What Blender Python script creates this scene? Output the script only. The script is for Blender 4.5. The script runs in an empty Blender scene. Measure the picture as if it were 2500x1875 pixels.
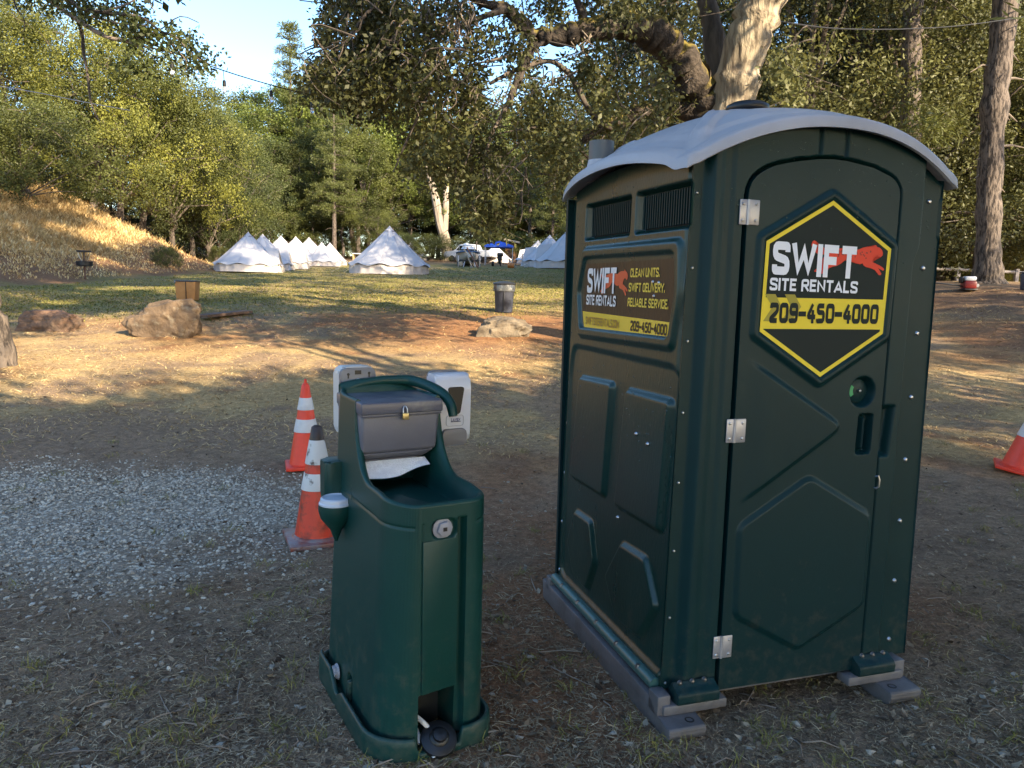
import bpy, bmesh, math, random
import numpy as np
from mathutils import Vector, Matrix
rad = math.radians
rng = np.random.default_rng(7)
random.seed(7)
SC = bpy.context.scene
COL = SC.collection

# ------------------------------------------------------------------ camera
F_PX, CXP, CYP = 1850.0, 1250.0, 937.5
PIT, ROL, EYE = rad(7.372), rad(1.34), 1.552
fwd = np.array([0, math.cos(PIT), -math.sin(PIT)])
u0 = np.array([0, math.sin(PIT), math.cos(PIT)])
r0 = np.array([1., 0, 0])
rgt = math.cos(ROL)*r0 + math.sin(ROL)*u0
upv = math.cos(ROL)*u0 - math.sin(ROL)*r0
cd = bpy.data.cameras.new("camera"); cam = bpy.data.objects.new("camera", cd); COL.objects.link(cam)
cd.sensor_width = 36; cd.lens = 36*F_PX/2500; cd.clip_start = .05; cd.clip_end = 2000
m = Matrix.Identity(4)
for i, a in enumerate((rgt, upv, -fwd)):
    for j in range(3): m[j][i] = a[j]
m[2][3] = EYE
cam.matrix_world = m
SC.camera = cam
CAM = np.array([0, 0, EYE])

# ------------------------------------------------------------------ sky, sun, exposure
SUN_AZ, SUN_EL = rad(137), rad(27)
SUN = np.array([math.sin(SUN_AZ)*math.cos(SUN_EL), math.cos(SUN_AZ)*math.cos(SUN_EL), math.sin(SUN_EL)])
w = bpy.data.worlds.new("World"); SC.world = w; w.use_nodes = True
nt = w.node_tree
sky = nt.nodes.new('ShaderNodeTexSky'); sky.sky_type = 'NISHITA'; sky.sun_disc = False
sky.sun_elevation = SUN_EL; sky.sun_rotation = SUN_AZ; sky.air_density = 1.0; sky.dust_density = .7; sky.ozone_density = 1.2
bg = nt.nodes['Background']; bg.inputs[1].default_value = .14
hsv = nt.nodes.new('ShaderNodeHueSaturation'); hsv.inputs['Saturation'].default_value = 1.18
nt.links.new(sky.outputs[0], hsv.inputs['Color']); nt.links.new(hsv.outputs[0], bg.inputs[0])
sd = bpy.data.lights.new("sun", 'SUN'); sd.energy = 5.0; sd.angle = rad(.53); sd.color = (1, .82, .57)
so = bpy.data.objects.new("sun", sd); COL.objects.link(so)
so.rotation_euler = Vector(SUN).to_track_quat('Z', 'Y').to_euler(); so.location = SUN*60
SC.view_settings.view_transform = 'Standard'; SC.view_settings.look = 'None'
SC.view_settings.exposure = 1.85; SC.view_settings.gamma = 1
SC.render.engine = 'CYCLES'
SC.cycles.max_bounces = 6; SC.cycles.diffuse_bounces = 3; SC.cycles.transmission_bounces = 4; SC.cycles.transparent_max_bounces = 4
SC.cycles.use_denoising = True

# ------------------------------------------------------------------ pixel helpers (calibration of places against the ground)
def ray(px, py): return fwd + rgt*((px-CXP)/F_PX) - upv*((py-CYP)/F_PX)
def at(px, py, Y):
    d = ray(px, py); return CAM + d*(Y/d[1])
def vnoise(x, y, s=1., seed=0):
    x = np.asarray(x, float)*s; y = np.asarray(y, float)*s
    xi = np.floor(x).astype(np.int64); yi = np.floor(y).astype(np.int64); fx = x-xi; fy = y-yi
    fx = fx*fx*(3-2*fx); fy = fy*fy*(3-2*fy)
    def h(a, b):
        n = (a*374761393 + b*668265263 + seed*1442695041) & 0x7fffffff
        n = ((n ^ (n >> 13))*1274126177) & 0x7fffffff
        return ((n ^ (n >> 16)) & 0xffff)/65535.
    return (h(xi, yi)*(1-fx)+h(xi+1, yi)*fx)*(1-fy)+(h(xi, yi+1)*(1-fx)+h(xi+1, yi+1)*fx)*fy
def fbm(x, y, s=1., seed=0, o=3):
    t = 0; a = .5
    for k in range(o): t = t+a*vnoise(x, y, s*2**k, seed+k); a *= .5
    return t/(1-.5**o)
def sstep(a, b, x):
    t = np.clip((np.asarray(x, float)-a)/(b-a), 0, 1); return t*t*(3-2*t)
_ty = np.arange(-120, 420, .25)
_tz = np.interp(_ty, [-120, 5.8, 9, 13, 17, 25, 44, 80, 130, 420], [0, 0, .18, .5, .86, 1.22, 2.1, 4.0, 6.0, 9])
_k = np.hanning(15); _k /= _k.sum(); _tz = np.convolve(np.pad(_tz, 7, 'edge'), _k, 'valid')
def prof(y): return np.interp(y, _ty, _tz)
def G(x, y):
    x = np.asarray(x, float); y = np.asarray(y, float)
    z = prof(y)
    d = -15.8-.42*np.maximum(0, y-41)-x+1.2*(vnoise(x, y, .15, 3)-.5)
    hill = .50*np.where(d > 0, np.sqrt(d*d+1.2)-1.1+.0*d, 0.)
    hill = np.where(hill < 0, 0, hill)*sstep(8, 22, y)
    hill = np.where(hill > 16, 16+(hill-16)*.2, hill)
    bank = .85*sstep(7, 12.5, x)*sstep(9, 20, y)*(1-.5*sstep(24, 30, y))
    near = .5*sstep(4.6, 9, x)*sstep(4, 9, y)*0
    far = sstep(6, 12, y)
    bump = (fbm(x, y, .9, 11)-.5)*(.03+.09*far)+(vnoise(x, y, 4, 5)-.5)*.012
    return z+hill+bank+near+bump
def gp(px, py, dz=0.):
    d = ray(px, py); t0 = .5; 
    for t in np.geomspace(1.5, 300, 900):
        p = CAM+d*t
        if p[2] < G(p[0], p[1])+dz:
            a, b = t0, t
            for _ in range(24):
                mm = (a+b)/2; q = CAM+d*mm
                if q[2] < G(q[0], q[1])+dz: b = mm
                else: a = mm
            return CAM+d*b
        t0 = t
    return CAM+d*300

# ------------------------------------------------------------------ materials
def mat(name, col, rough=.6, col2=None, nscale=6., bump=0., bscale=40., metal=0., spec=.5, coat=0., stretch=None, detail=6., coords='Object', ramp=(.35, .65), rvar=0., trans=0., bdist=.01, moss=None, dust=0.):
    M = bpy.data.materials.new(name); M.use_nodes = True; t = M.node_tree; b = t.nodes['Principled BSDF']
    b.inputs['Base Color'].default_value = (*col, 1); b.inputs['Roughness'].default_value = rough
    b.inputs['Metallic'].default_value = metal; b.inputs['Specular IOR Level'].default_value = spec
    if coat: b.inputs['Coat Weight'].default_value = coat; b.inputs['Coat Roughness'].default_value = .08
    if trans: b.inputs['Transmission Weight'].default_value = trans
    tc = t.nodes.new('ShaderNodeTexCoord'); src = tc.outputs[coords]
    if stretch:
        mp = t.nodes.new('ShaderNodeMapping'); mp.inputs['Scale'].default_value = stretch
        t.links.new(src, mp.inputs[0]); src = mp.outputs[0]
    if col2 is not None:
        n = t.nodes.new('ShaderNodeTexNoise'); n.inputs['Scale'].default_value = nscale; n.inputs['Detail'].default_value = detail; n.inputs['Roughness'].default_value = .62
        t.links.new(src, n.inputs[0])
        r = t.nodes.new('ShaderNodeValToRGB'); r.color_ramp.elements[0].position = ramp[0]; r.color_ramp.elements[1].position = ramp[1]
        r.color_ramp.elements[0].color = (*col, 1); r.color_ramp.elements[1].color = (*col2, 1)
        t.links.new(n.outputs[0], r.inputs[0]); t.links.new(r.outputs[0], b.inputs['Base Color'])
        if rvar:
            mr = t.nodes.new('ShaderNodeMapRange'); mr.inputs[3].default_value = rough-rvar; mr.inputs[4].default_value = rough+rvar
            t.links.new(n.outputs[0], mr.inputs[0]); t.links.new(mr.outputs[0], b.inputs['Roughness'])
    if bump:
        n2 = t.nodes.new('ShaderNodeTexNoise'); n2.inputs['Scale'].default_value = bscale; n2.inputs['Detail'].default_value = 5
        t.links.new(src, n2.inputs[0])
        bp = t.nodes.new('ShaderNodeBump'); bp.inputs['Strength'].default_value = bump; bp.inputs['Distance'].default_value = bdist
        t.links.new(n2.outputs[0], bp.inputs['Height']); t.links.new(bp.outputs[0], b.inputs['Normal'])
    if moss:
        ge_ = t.nodes.new('ShaderNodeNewGeometry'); sx = t.nodes.new('ShaderNodeSeparateXYZ'); t.links.new(ge_.outputs['Normal'], sx.inputs[0])
        n3 = t.nodes.new('ShaderNodeTexNoise'); n3.inputs['Scale'].default_value = 4.5; n3.inputs['Detail'].default_value = 7; t.links.new(tc.outputs[coords], n3.inputs[0])
        ma = t.nodes.new('ShaderNodeMath'); ma.operation = 'MULTIPLY_ADD'; ma.inputs[1].default_value = .55; t.links.new(sx.outputs['Z'], ma.inputs[0]); t.links.new(n3.outputs[0], ma.inputs[2])
        rm = t.nodes.new('ShaderNodeMapRange'); rm.inputs[1].default_value = .62; rm.inputs[2].default_value = .86; t.links.new(ma.outputs[0], rm.inputs[0])
        mi = t.nodes.new('ShaderNodeMix'); mi.data_type = 'RGBA'; t.links.new(rm.outputs[0], mi.inputs['Factor']); t.links.new(r.outputs[0], mi.inputs['A']); mi.inputs['B'].default_value = (*moss, 1); t.links.new(mi.outputs['Result'], b.inputs['Base Color'])
    if dust:   # dried mud splashes and dusty scuffs, thickest near the foot of the thing
        sz = t.nodes.new('ShaderNodeSeparateXYZ'); t.links.new(tc.outputs['Object'], sz.inputs[0])
        n4 = t.nodes.new('ShaderNodeTexNoise'); n4.inputs['Scale'].default_value = 16; n4.inputs['Detail'].default_value = 9; n4.inputs['Roughness'].default_value = .75; t.links.new(tc.outputs['Object'], n4.inputs[0])
        hz_ = t.nodes.new('ShaderNodeMapRange'); hz_.inputs[1].default_value = .75; hz_.inputs[2].default_value = .05; hz_.inputs[3].default_value = -.16; hz_.inputs[4].default_value = .06; t.links.new(sz.outputs['Z'], hz_.inputs[0])
        ad_ = t.nodes.new('ShaderNodeMath'); ad_.operation = 'ADD'; t.links.new(n4.outputs[0], ad_.inputs[0]); t.links.new(hz_.outputs[0], ad_.inputs[1])
        fm = t.nodes.new('ShaderNodeMapRange'); fm.inputs[1].default_value = .50; fm.inputs[2].default_value = .72; fm.inputs[4].default_value = dust; t.links.new(ad_.outputs[0], fm.inputs[0])
        md = t.nodes.new('ShaderNodeMix'); md.data_type = 'RGBA'; t.links.new(fm.outputs[0], md.inputs['Factor']); t.links.new(r.outputs[0], md.inputs['A']); md.inputs['B'].default_value = (.13, .10, .07, 1); t.links.new(md.outputs['Result'], b.inputs['Base Color'])
    return M
def leafmat(name, dark, light, tr=.35, rough=.55, nscale=.5):
    M = bpy.data.materials.new(name); M.use_nodes = True; t = M.node_tree; b = t.nodes['Principled BSDF']
    at_ = t.nodes.new('ShaderNodeAttribute'); at_.attribute_name = 'tone'
    oi = t.nodes.new('ShaderNodeObjectInfo')
    ad = t.nodes.new('ShaderNodeMath'); ad.operation = 'MULTIPLY_ADD'; ad.inputs[1].default_value = .25
    t.links.new(oi.outputs['Random'], ad.inputs[0]); t.links.new(at_.outputs['Fac'], ad.inputs[2])
    r = t.nodes.new('ShaderNodeValToRGB'); r.color_ramp.elements[0].position = .1; r.color_ramp.elements[1].position = 1.1
    r.color_ramp.elements[0].color = (*dark, 1); r.color_ramp.elements[1].color = (*light, 1)
    t.links.new(ad.outputs[0], r.inputs[0]); t.links.new(r.outputs[0], b.inputs['Base Color'])
    b.inputs['Roughness'].default_value = rough; b.inputs['Specular IOR Level'].default_value = .35
    tl = t.nodes.new('ShaderNodeBsdfTranslucent'); mx = t.nodes.new('ShaderNodeMixShader'); mx.inputs[0].default_value = tr
    hs = t.nodes.new('ShaderNodeHueSaturation'); hs.inputs['Hue'].default_value = .48; hs.inputs['Saturation'].default_value = 1.1; hs.inputs['Value'].default_value = 1.3
    t.links.new(r.outputs[0], hs.inputs['Color']); t.links.new(hs.outputs[0], tl.inputs['Color'])
    t.links.new(b.outputs[0], mx.inputs[1]); t.links.new(tl.outputs[0], mx.inputs[2])
    t.links.new(mx.outputs[0], t.nodes['Material Output'].inputs[0])
    return M

# ------------------------------------------------------------------ objects
def empty(name, loc=(0, 0, 0), rz=0., label=None, cat=None, group=None, rot=None):
    o = bpy.data.objects.new(name, None); COL.objects.link(o); o.location = loc; o.rotation_euler = rot or (0, 0, rz); o.empty_display_size = .1
    tag(o, label, cat, group); return o
def tag(o, label=None, cat=None, group=None, kind=None):
    if label: o['label'] = label
    if cat: o['category'] = cat
    if group: o['group'] = group
    if kind: o['kind'] = kind
    return o
def link(name, me, parent=None, M=None):
    o = bpy.data.objects.new(name, me); COL.objects.link(o)
    if M is not None: me.materials.append(M)
    if parent: o.parent = parent
    return o
class MB:
    def __init__(s): s.v = []; s.f = []; s.n = 0
    def add(s, vf, mtx=None):
        V, Fc = vf; V = np.asarray(V, float)
        if mtx is not None:
            mm = np.array(mtx); V = V@mm[:3, :3].T+mm[:3, 3]
        s.v.append(V); s.f += [tuple(int(i)+s.n for i in q) for q in Fc]; s.n += len(V); return s
    def build(s, name, M, parent=None, ang=35, smooth=True):
        me = bpy.data.meshes.new(name); me.from_pydata(np.vstack(s.v).tolist(), [], s.f)
        bm = bmesh.new(); bm.from_mesh(me); bmesh.ops.recalc_face_normals(bm, faces=bm.faces); bm.to_mesh(me); bm.free()
        if smooth:
            me.polygons.foreach_set('use_smooth', np.ones(len(me.polygons), bool)); me.set_sharp_from_angle(angle=rad(ang))
        return link(name, me, parent, M)
def part(name, shapes, M, parent=None, ang=35):
    b = MB()
    for s_ in shapes: b.add(s_)
    return b.build(name, M, parent, ang)
def each(name, shapes, M, parent=None, ang=35):
    return [part(name, [s_], M, parent, ang) for s_ in shapes]
def quads_np(name, V, nq, M, parent=None, tone=None, k=4, smooth=False):
    me = bpy.data.meshes.new(name); V = np.ascontiguousarray(V, np.float32)
    me.vertices.add(len(V)); me.vertices.foreach_set('co', V.ravel())
    me.loops.add(nq*k); me.loops.foreach_set('vertex_index', np.arange(nq*k, dtype=np.int32))
    me.polygons.add(nq); me.polygons.foreach_set('loop_start', np.arange(0, nq*k, k, dtype=np.int32))
    if tone is not None:
        a = me.attributes.new('tone', 'FLOAT', 'POINT'); a.data.foreach_set('value', np.repeat(tone, k).astype(np.float32))
    me.update(calc_edges=True); me.validate()
    if smooth: me.polygons.foreach_set('use_smooth', np.ones(nq, bool))
    return link(name, me, parent, M)
def faces_np(name, V, Fq, M, parent=None, tone=None, smooth=True):
    me = bpy.data.meshes.new(name); V = np.ascontiguousarray(V, np.float32); Fq = np.asarray(Fq, np.int32); k = Fq.shape[1]
    me.vertices.add(len(V)); me.vertices.foreach_set('co', V.ravel())
    me.loops.add(Fq.size); me.loops.foreach_set('vertex_index', Fq.ravel())
    me.polygons.add(len(Fq)); me.polygons.foreach_set('loop_start', np.arange(0, Fq.size, k, dtype=np.int32))
    if tone is not None:
        a = me.attributes.new('tone', 'FLOAT', 'POINT'); a.data.foreach_set('value', tone.astype(np.float32))
    me.update(calc_edges=True); me.validate()
    me.polygons.foreach_set('use_smooth', np.full(len(Fq), smooth, bool))
    return link(name, me, parent, M)
def copy_tree(o, parent=None):
    c = o.copy(); COL.objects.link(c)
    if parent: c.parent = parent
    for ch in o.children: copy_tree(ch, c)
    return c

# ------------------------------------------------------------------ shapes -> (verts, faces)
def bmvf(bm):
    bm.verts.index_update(); r = ([v.co[:] for v in bm.verts], [[v.index for v in f.verts] for f in bm.faces]); bm.free(); return r
def box(x0, x1, y0, y1, z0, z1, r=0., seg=2):
    bm = bmesh.new(); bmesh.ops.create_cube(bm, size=1)
    for v in bm.verts: v.co = ((x0+x1)/2+v.co.x*(x1-x0), (y0+y1)/2+v.co.y*(y1-y0), (z0+z1)/2+v.co.z*(z1-z0))
    if r: bmesh.ops.bevel(bm, geom=bm.edges[:], offset=r, segments=seg, affect='EDGES', profile=.5)
    return bmvf(bm)
def frustum(c0, s0, c1, s1, r=0., seg=2):
    bm = bmesh.new(); bmesh.ops.create_cube(bm, size=1)
    for v in bm.verts:
        c, s_ = (c1, s1) if v.co.z > 0 else (c0, s0); v.co = (c[0]+v.co.x*s_[0], c[1]+v.co.y*s_[1], c[2])
    if r: bmesh.ops.bevel(bm, geom=bm.edges[:], offset=r, segments=seg, affect='EDGES', profile=.5)
    return bmvf(bm)
def tube(path, radii, n=8, cap=True):
    P = np.asarray(path, float); k = len(P)
    R = np.full(k, radii) if np.isscalar(radii) else np.asarray(radii, float)
    T = np.gradient(P, axis=0); T /= np.linalg.norm(T, axis=1)[:, None]+1e-12
    a = np.array([0, 0, 1.]) if abs(T[0][2]) < .9 else np.array([1., 0, 0])
    V = []; nrm = np.cross(T[0], a); nrm /= np.linalg.norm(nrm)
    for i in range(k):
        nrm = nrm-T[i]*(nrm@T[i]); nrm /= np.linalg.norm(nrm)+1e-12; bn = np.cross(T[i], nrm)
        for j in range(n):
            t = 2*math.pi*j/n; V.append(P[i]+R[i]*(math.cos(t)*nrm+math.sin(t)*bn))
    Fc = [(i*n+j, i*n+(j+1) % n, (i+1)*n+(j+1) % n, (i+1)*n+j) for i in range(k-1) for j in range(n)]
    if cap: Fc += [tuple(range(n-1, -1, -1)), tuple((k-1)*n+j for j in range(n))]
    return V, Fc
def lathe(pr, n=24, c=(0, 0, 0), axis='z', capb=True, capt=True):
    V = []; 
    for r, z in pr:
        for j in range(n):
            t = 2*math.pi*j/n; p = (r*math.cos(t), r*math.sin(t), z)
            if axis == 'y': p = (p[0], p[2], p[1])
            if axis == 'x': p = (p[2], p[0], p[1])
            V.append((p[0]+c[0], p[1]+c[1], p[2]+c[2]))
    k = len(pr)
    Fc = [(i*n+j, i*n+(j+1) % n, (i+1)*n+(j+1) % n, (i+1)*n+j) for i in range(k-1) for j in range(n)]
    if capb: Fc.append(tuple(range(n-1, -1, -1)))
    if capt: Fc.append(tuple((k-1)*n+j for j in range(n)))
    return V, Fc
def prism(poly, a0, a1, axis='z', r=0.):
    """poly in the two other axes (x,z for y ; y,z for x ; x,y for z) extruded a0..a1"""
    n = len(poly); V = []
    for a in (a0, a1):
        for p in poly:
            V.append({'z': (p[0], p[1], a), 'y': (p[0], a, p[1]), 'x': (a, p[0], p[1])}[axis])
    Fc = [(i, (i+1) % n, n+(i+1) % n, n+i) for i in range(n)]+[tuple(range(n-1, -1, -1)), tuple(range(n, 2*n))]
    if r:
        bm = bmesh.new(); vs = [bm.verts.new(v) for v in V]
        for f in Fc: bm.faces.new([vs[i] for i in f])
        bmesh.ops.bevel(bm, geom=bm.edges[:], offset=r, segments=2, affect='EDGES', profile=.5); return bmvf(bm)
    return V, Fc
def grid(fn, nu, nv, closed_u=False):
    us = np.linspace(0, 1, nu); vs = np.linspace(0, 1, nv)
    U, Vv = np.meshgrid(us, vs); P = np.stack(fn(U, Vv), -1).reshape(-1, 3)
    i, j = np.meshgrid(np.arange(nu-1), np.arange(nv-1)); a = (j*nu+i).ravel()
    return P, np.stack([a, a+1, a+nu+1, a+nu], 1)
def rpoly(poly, r, seg=4):
    out = []; n = len(poly)
    for i in range(n):
        p = np.array(poly[i], float); a = np.array(poly[i-1], float); b = np.array(poly[(i+1) % n], float)
        da = (a-p); db = (b-p); la = np.linalg.norm(da); lb = np.linalg.norm(db); k = min(r, la*.45, lb*.45)
        A = p+da/la*k; B = p+db/lb*k
        for t in np.linspace(0, 1, seg+1): out.append(tuple((1-t)**2*A+2*t*(1-t)*p+t*t*B))
    return out
def sdf(poly, X, Y):
    P = np.asarray(poly, float); d = np.full(np.shape(X), 1e9); s = np.ones(np.shape(X))
    n = len(P)
    for i in range(n):
        a = P[i]; b = P[i-1]; e = b-a; wx = X-a[0]; wy = Y-a[1]
        t = np.clip((wx*e[0]+wy*e[1])/(e@e), 0, 1)
        d = np.minimum(d, (wx-e[0]*t)**2+(wy-e[1]*t)**2)
        c1 = Y >= a[1]; c2 = Y < b[1]; c3 = e[0]*wy > e[1]*wx
        fl = (c1 & c2 & c3) | (~c1 & ~c2 & ~c3); s = np.where(fl, -s, s)
    return s*np.sqrt(d)
def emb(poly, X, Y, wd, r=.0):
    """1 inside, 0 outside, soft edge of width wd"""
    return 1-sstep(-wd/2, wd/2, sdf(rpoly(poly, r) if r else poly, X, Y))
GLYPH = {'S': (.62, [[(1, .76), (1, 1), (0, 1), (0, .58), (1, .42), (1, 0), (0, 0), (0, .24)]]), 'W': (.98, [[(0, 1), (.23, 0), (.5, .86), (.77, 0), (1, 1)]]), 'I': (.0, [[(.5, 0), (.5, 1)]]),
 'F': (.55, [[(0, 0), (0, 1), (1, 1)], [(.1, .52), (.85, .52)]]), 'T': (.62, [[(0, 1), (1, 1)], [(.5, 0), (.5, .95)]]), 'E': (.52, [[(1, 1), (0, 1), (0, 0), (1, 0)], [(.1, .52), (.85, .52)]]),
 'R': (.62, [[(0, 0), (0, 1), (1, 1), (1, .48), (.1, .48)], [(.5, .45), (1, 0)]]), 'N': (.66, [[(0, 0), (0, 1), (1, 0), (1, 1)]]), 'A': (.72, [[(0, 0), (.5, 1), (1, 0)], [(.2, .24), (.8, .24)]]), 'L': (.5, [[(0, 1), (0, 0), (1, 0)]]),
 '2': (.6, [[(0, .80), (0, 1), (1, 1), (1, .60), (0, .14), (0, 0), (1, 0)]]), '0': (.6, ['c', [(0, .5), (0, 1), (1, 1), (1, 0), (0, 0)]]), 'O': (.6, ['c', [(0, .5), (0, 1), (1, 1), (1, 0), (0, 0)]]), 'D': (.6, ['c', [(0, .5), (0, 1), (1, 1), (1, 0), (0, 0)]]),
 '9': (.6, [[(0, .14), (0, 0), (1, 0), (1, 1), (0, 1), (0, .48), (.9, .48)]]), '4': (.64, [[(.6, 1), (0, .26), (1.05, .26)], [(.76, .55), (.76, 0)]]), '5': (.6, [[(1, 1), (.03, 1), (.03, .56), (1, .56), (1, 0), (0, 0), (0, .14)]]),
 '-': (.42, [[(-.2, .45), (1.2, .45)]]), 'C': (.6, [[(1, .74), (1, 1), (0, 1), (0, 0), (1, 0), (1, .26)]]), 'U': (.62, [[(0, 1), (0, 0), (1, 0), (1, 1)]]), 'V': (.7, [[(0, 1), (.5, 0), (1, 1)]]), 'Y': (.7, [[(0, 1), (.5, .46), (1, 1)], [(.5, .5), (.5, 0)]]),
 'B': (.62, [[(.1, .52), (.95, .52), (.95, 1), (0, 1), (0, .0), (1, 0), (1, .5)]]), 'M': (.8, [[(0, 0), (0, 1), (.5, .3), (1, 1), (1, 0)]]), '.': (.0, [[(.5, 0), (.5, .1)]]), 'X': (.7, [[(0, 1), (1, 0)], [(0, 0), (.45, .45)], [(.55, .55), (1, 1)]])}
def ribbon(P, t, z):
    P = np.asarray(P, float); n = len(P); V = []
    for k in range(n):
        d0 = P[k]-P[k-1] if k else P[1]-P[0]; d1 = P[k+1]-P[k] if k < n-1 else d0
        if k == 0: d0 = d1
        d0 = d0/np.linalg.norm(d0); d1 = d1/np.linalg.norm(d1); n0 = np.array([-d0[1], d0[0]]); n1 = np.array([-d1[1], d1[0]])
        b = n0+n1; b /= np.linalg.norm(b)+1e-9; L = t/2/max(.45, b@n0)
        V += [(*(P[k]+b*L), z), (*(P[k]-b*L), z)]
    return V, [(2*k, 2*k+1, 2*k+3, 2*k+2) for k in range(n-1)]
def text(body, size_h, width, M, parent, mtx, name='lettering', thick=.2, off=0.):
    """letters drawn as flat cut vinyl strokes, each stroke a hair above the last"""
    t = thick; gap = .085; x = 0.; mb = MB(); zk = 0
    for ch in body:
        if ch == ' ': x += .42; continue
        wd, st = GLYPH[ch]; closed = st[0] == 'c'
        for pl in (st[1:] if closed else st):
            pts = [(x+t/2+p[0]*wd, t/2+p[1]*(1-t)) for p in pl]; r = .17 if ch in 'S205904OCDURB' else .0
            if closed:
                q = rpoly(pts, .17, 4); q = q+[q[0], q[1]]
            elif r:
                q = [pts[0]]
                for k in range(1, len(pts)-1):
                    p = np.array(pts[k]); a = np.array(pts[k-1])-p; b = np.array(pts[k+1])-p; la = np.linalg.norm(a); lb = np.linalg.norm(b); k_ = min(r, la*.45, lb*.45)
                    A = p+a/la*k_; B = p+b/lb*k_; q += [tuple((1-s_)**2*A+2*s_*(1-s_)*p+s_*s_*B) for s_ in np.linspace(0, 1, 4)]
                q.append(pts[-1])
            else: q = pts
            if not closed:
                q = [np.array(p, float) for p in q]
                for e_, i_ in ((0, 1), (-1, -2)):
                    d_ = q[e_]-q[i_]; q[e_] = q[e_]+d_/np.linalg.norm(d_)*t/2*(0 if ch in 'S2059' else 1 if abs(d_[1]) > abs(d_[0]) else .6)
            mb.add(ribbon(q, t, zk*.012)); zk = (zk+1) % 3
        x += wd+t+gap
    V = np.vstack(mb.v); tot = x-gap; V[:, 1] = np.clip(V[:, 1], 0, 1)
    V = V*np.array([width/tot, size_h, .008]); mm = np.array(mtx); V = V@mm[:3, :3].T+mm[:3, 3]
    me = bpy.data.meshes.new(name); me.from_pydata(V.tolist(), [], mb.f); me.update(); return link(name, me, parent, M)
def M4(x, y, z, o):
    return np.array([[x[0], y[0], z[0], o[0]], [x[1], y[1], z[1], o[1]], [x[2], y[2], z[2], o[2]], [0, 0, 0, 1]], float)
def flat(poly, axis, a, b=None):
    """thin solid plate from polygon"""
    return prism(poly, a, a if b is None else b, axis)

# ================================================================== STRUCTURE: ground sheet
def soil(x, y):
    """colour of the ground cover, plus one painted sunlit strip: brown dirt, straw, green turf, gravel dust"""
    n1 = fbm(x, y, .55, 21, 4); n2 = fbm(x, y, 2.3, 31, 3); n3 = fbm(x, y, .16, 41, 3)
    dirt = np.array([.245, .170, .112]); red = np.array([.235, .105, .048]); straw = np.array([.36, .262, .125]); turf = np.array([.20, .175, .055]); grav = np.array([.27, .235, .185])
    hay = np.array([.30, .20, .095]); dark = np.array([.130, .088, .060])
    mx = lambda a, b, t: a*(1-t)[..., None]+b*t[..., None]
    c = np.broadcast_to(dirt, x.shape+(3,))
    c = mx(c, dark, .6*sstep(.45, .7, n2)*(1-sstep(5, 9, y)))
    c = mx(c, red, .75*sstep(.5, .68, n1))
    c = mx(c, straw, sstep(5.5, 8.5, y+2*(n1-.5))*(.12+.75*sstep(.40, .60, n2*.5+n1*.5)))
    c = mx(c, red*1.05, .8*sstep(11, 14, y)*(1-sstep(18, 22, y+4*(n3-.5)))*sstep(.42, .6, n3*.5+n1*.5))
    t = sstep(17.5, 23, y+5*(n3-.5)-.55*x)*(1-sstep(58, 75, y))
    c = mx(c, turf, t*(.55+.45*sstep(.35, .6, n2)))
    c = mx(c, straw*.8, t*.7*sstep(.5, .66, n1))
    d = -15.0-.42*np.maximum(0, y-41)-x+3*(n1-.5)
    h = sstep(0, 1.6, d)*sstep(10, 22, y)
    c = mx(c, np.array([.19, .105, .055]), h)
    c = mx(c, hay, h*sstep(3.5, 6.5, d+3*(n2-.5)))
    c = mx(c, grav, gravel_mask(x, y)*.85)
    c = mx(c, np.array([.10, .065, .04]), sstep(58, 80, y))
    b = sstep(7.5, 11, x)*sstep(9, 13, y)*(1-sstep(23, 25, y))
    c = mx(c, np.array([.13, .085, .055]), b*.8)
    c = mx(c, np.array([.42, .28, .14]), sstep(8, 10, x)*sstep(24, 25.5, y)*(1-sstep(36, 44, y)))  # sunlit ground behind the bank put into a brighter tan
    return c*(.82+.36*n2)[..., None]
def gravel_mask(x, y):
    n = fbm(x, y, 1.6, 51, 3)-.5
    u = (x+3.05+.25*(y-5.1))/2.25; v = (y-4.95-.10*(x+3)); v = np.where(v < 0, v/1.45, v/1.12)
    return 1-sstep(.55, 1.22, np.sqrt(u*u+v*v)+n*.7)
def axis_pts(segs):
    out = []
    for a, b, s_ in segs: out.append(np.arange(a, b, s_))
    return np.concatenate(out+[[segs[-1][1]]])
gx = axis_pts([(-400, -100, 20), (-100, -40, 3), (-40, -12, .5), (-12, -6, .2), (-6, 6, .06), (6, 14, .2), (14, 40, .5), (40, 100, 3), (100, 400, 20)])
gy = axis_pts([(-120, -20, 6), (-20, 0, 1), (0, 9, .06), (9, 26, .2), (26, 60, .5), (60, 120, 2), (120, 420, 15)])
GX, GY = np.meshgrid(gx, gy)
GZ = G(GX, GY)+(fbm(GX, GY, 9, 61, 2)-.5)*.02*(GY < 9)*(GY > 0)
i, j = np.meshgrid(np.arange(len(gx)-1), np.arange(len(gy)-1)); a = (j*len(gx)+i).ravel(); nx_ = len(gx)
M_ground = bpy.data.materials.new('ground_soil'); M_ground.use_nodes = True
t_ = M_ground.node_tree; b_ = t_.nodes['Principled BSDF']; b_.inputs['Roughness'].default_value = .95; b_.inputs['Specular IOR Level'].default_value = .15
ca = t_.nodes.new('ShaderNodeAttribute'); ca.attribute_name = 'soil'
ge = t_.nodes.new('ShaderNodeNewGeometry')
def nz(sc, det=6):
    n = t_.nodes.new('ShaderNodeTexNoise'); n.inputs['Scale'].default_value = sc; n.inputs['Detail'].default_value = det; n.inputs['Roughness'].default_value = .7
    t_.links.new(ge.outputs['Position'], n.inputs[0]); return n
n1 = nz(14); n2 = nz(75, 3)
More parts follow.
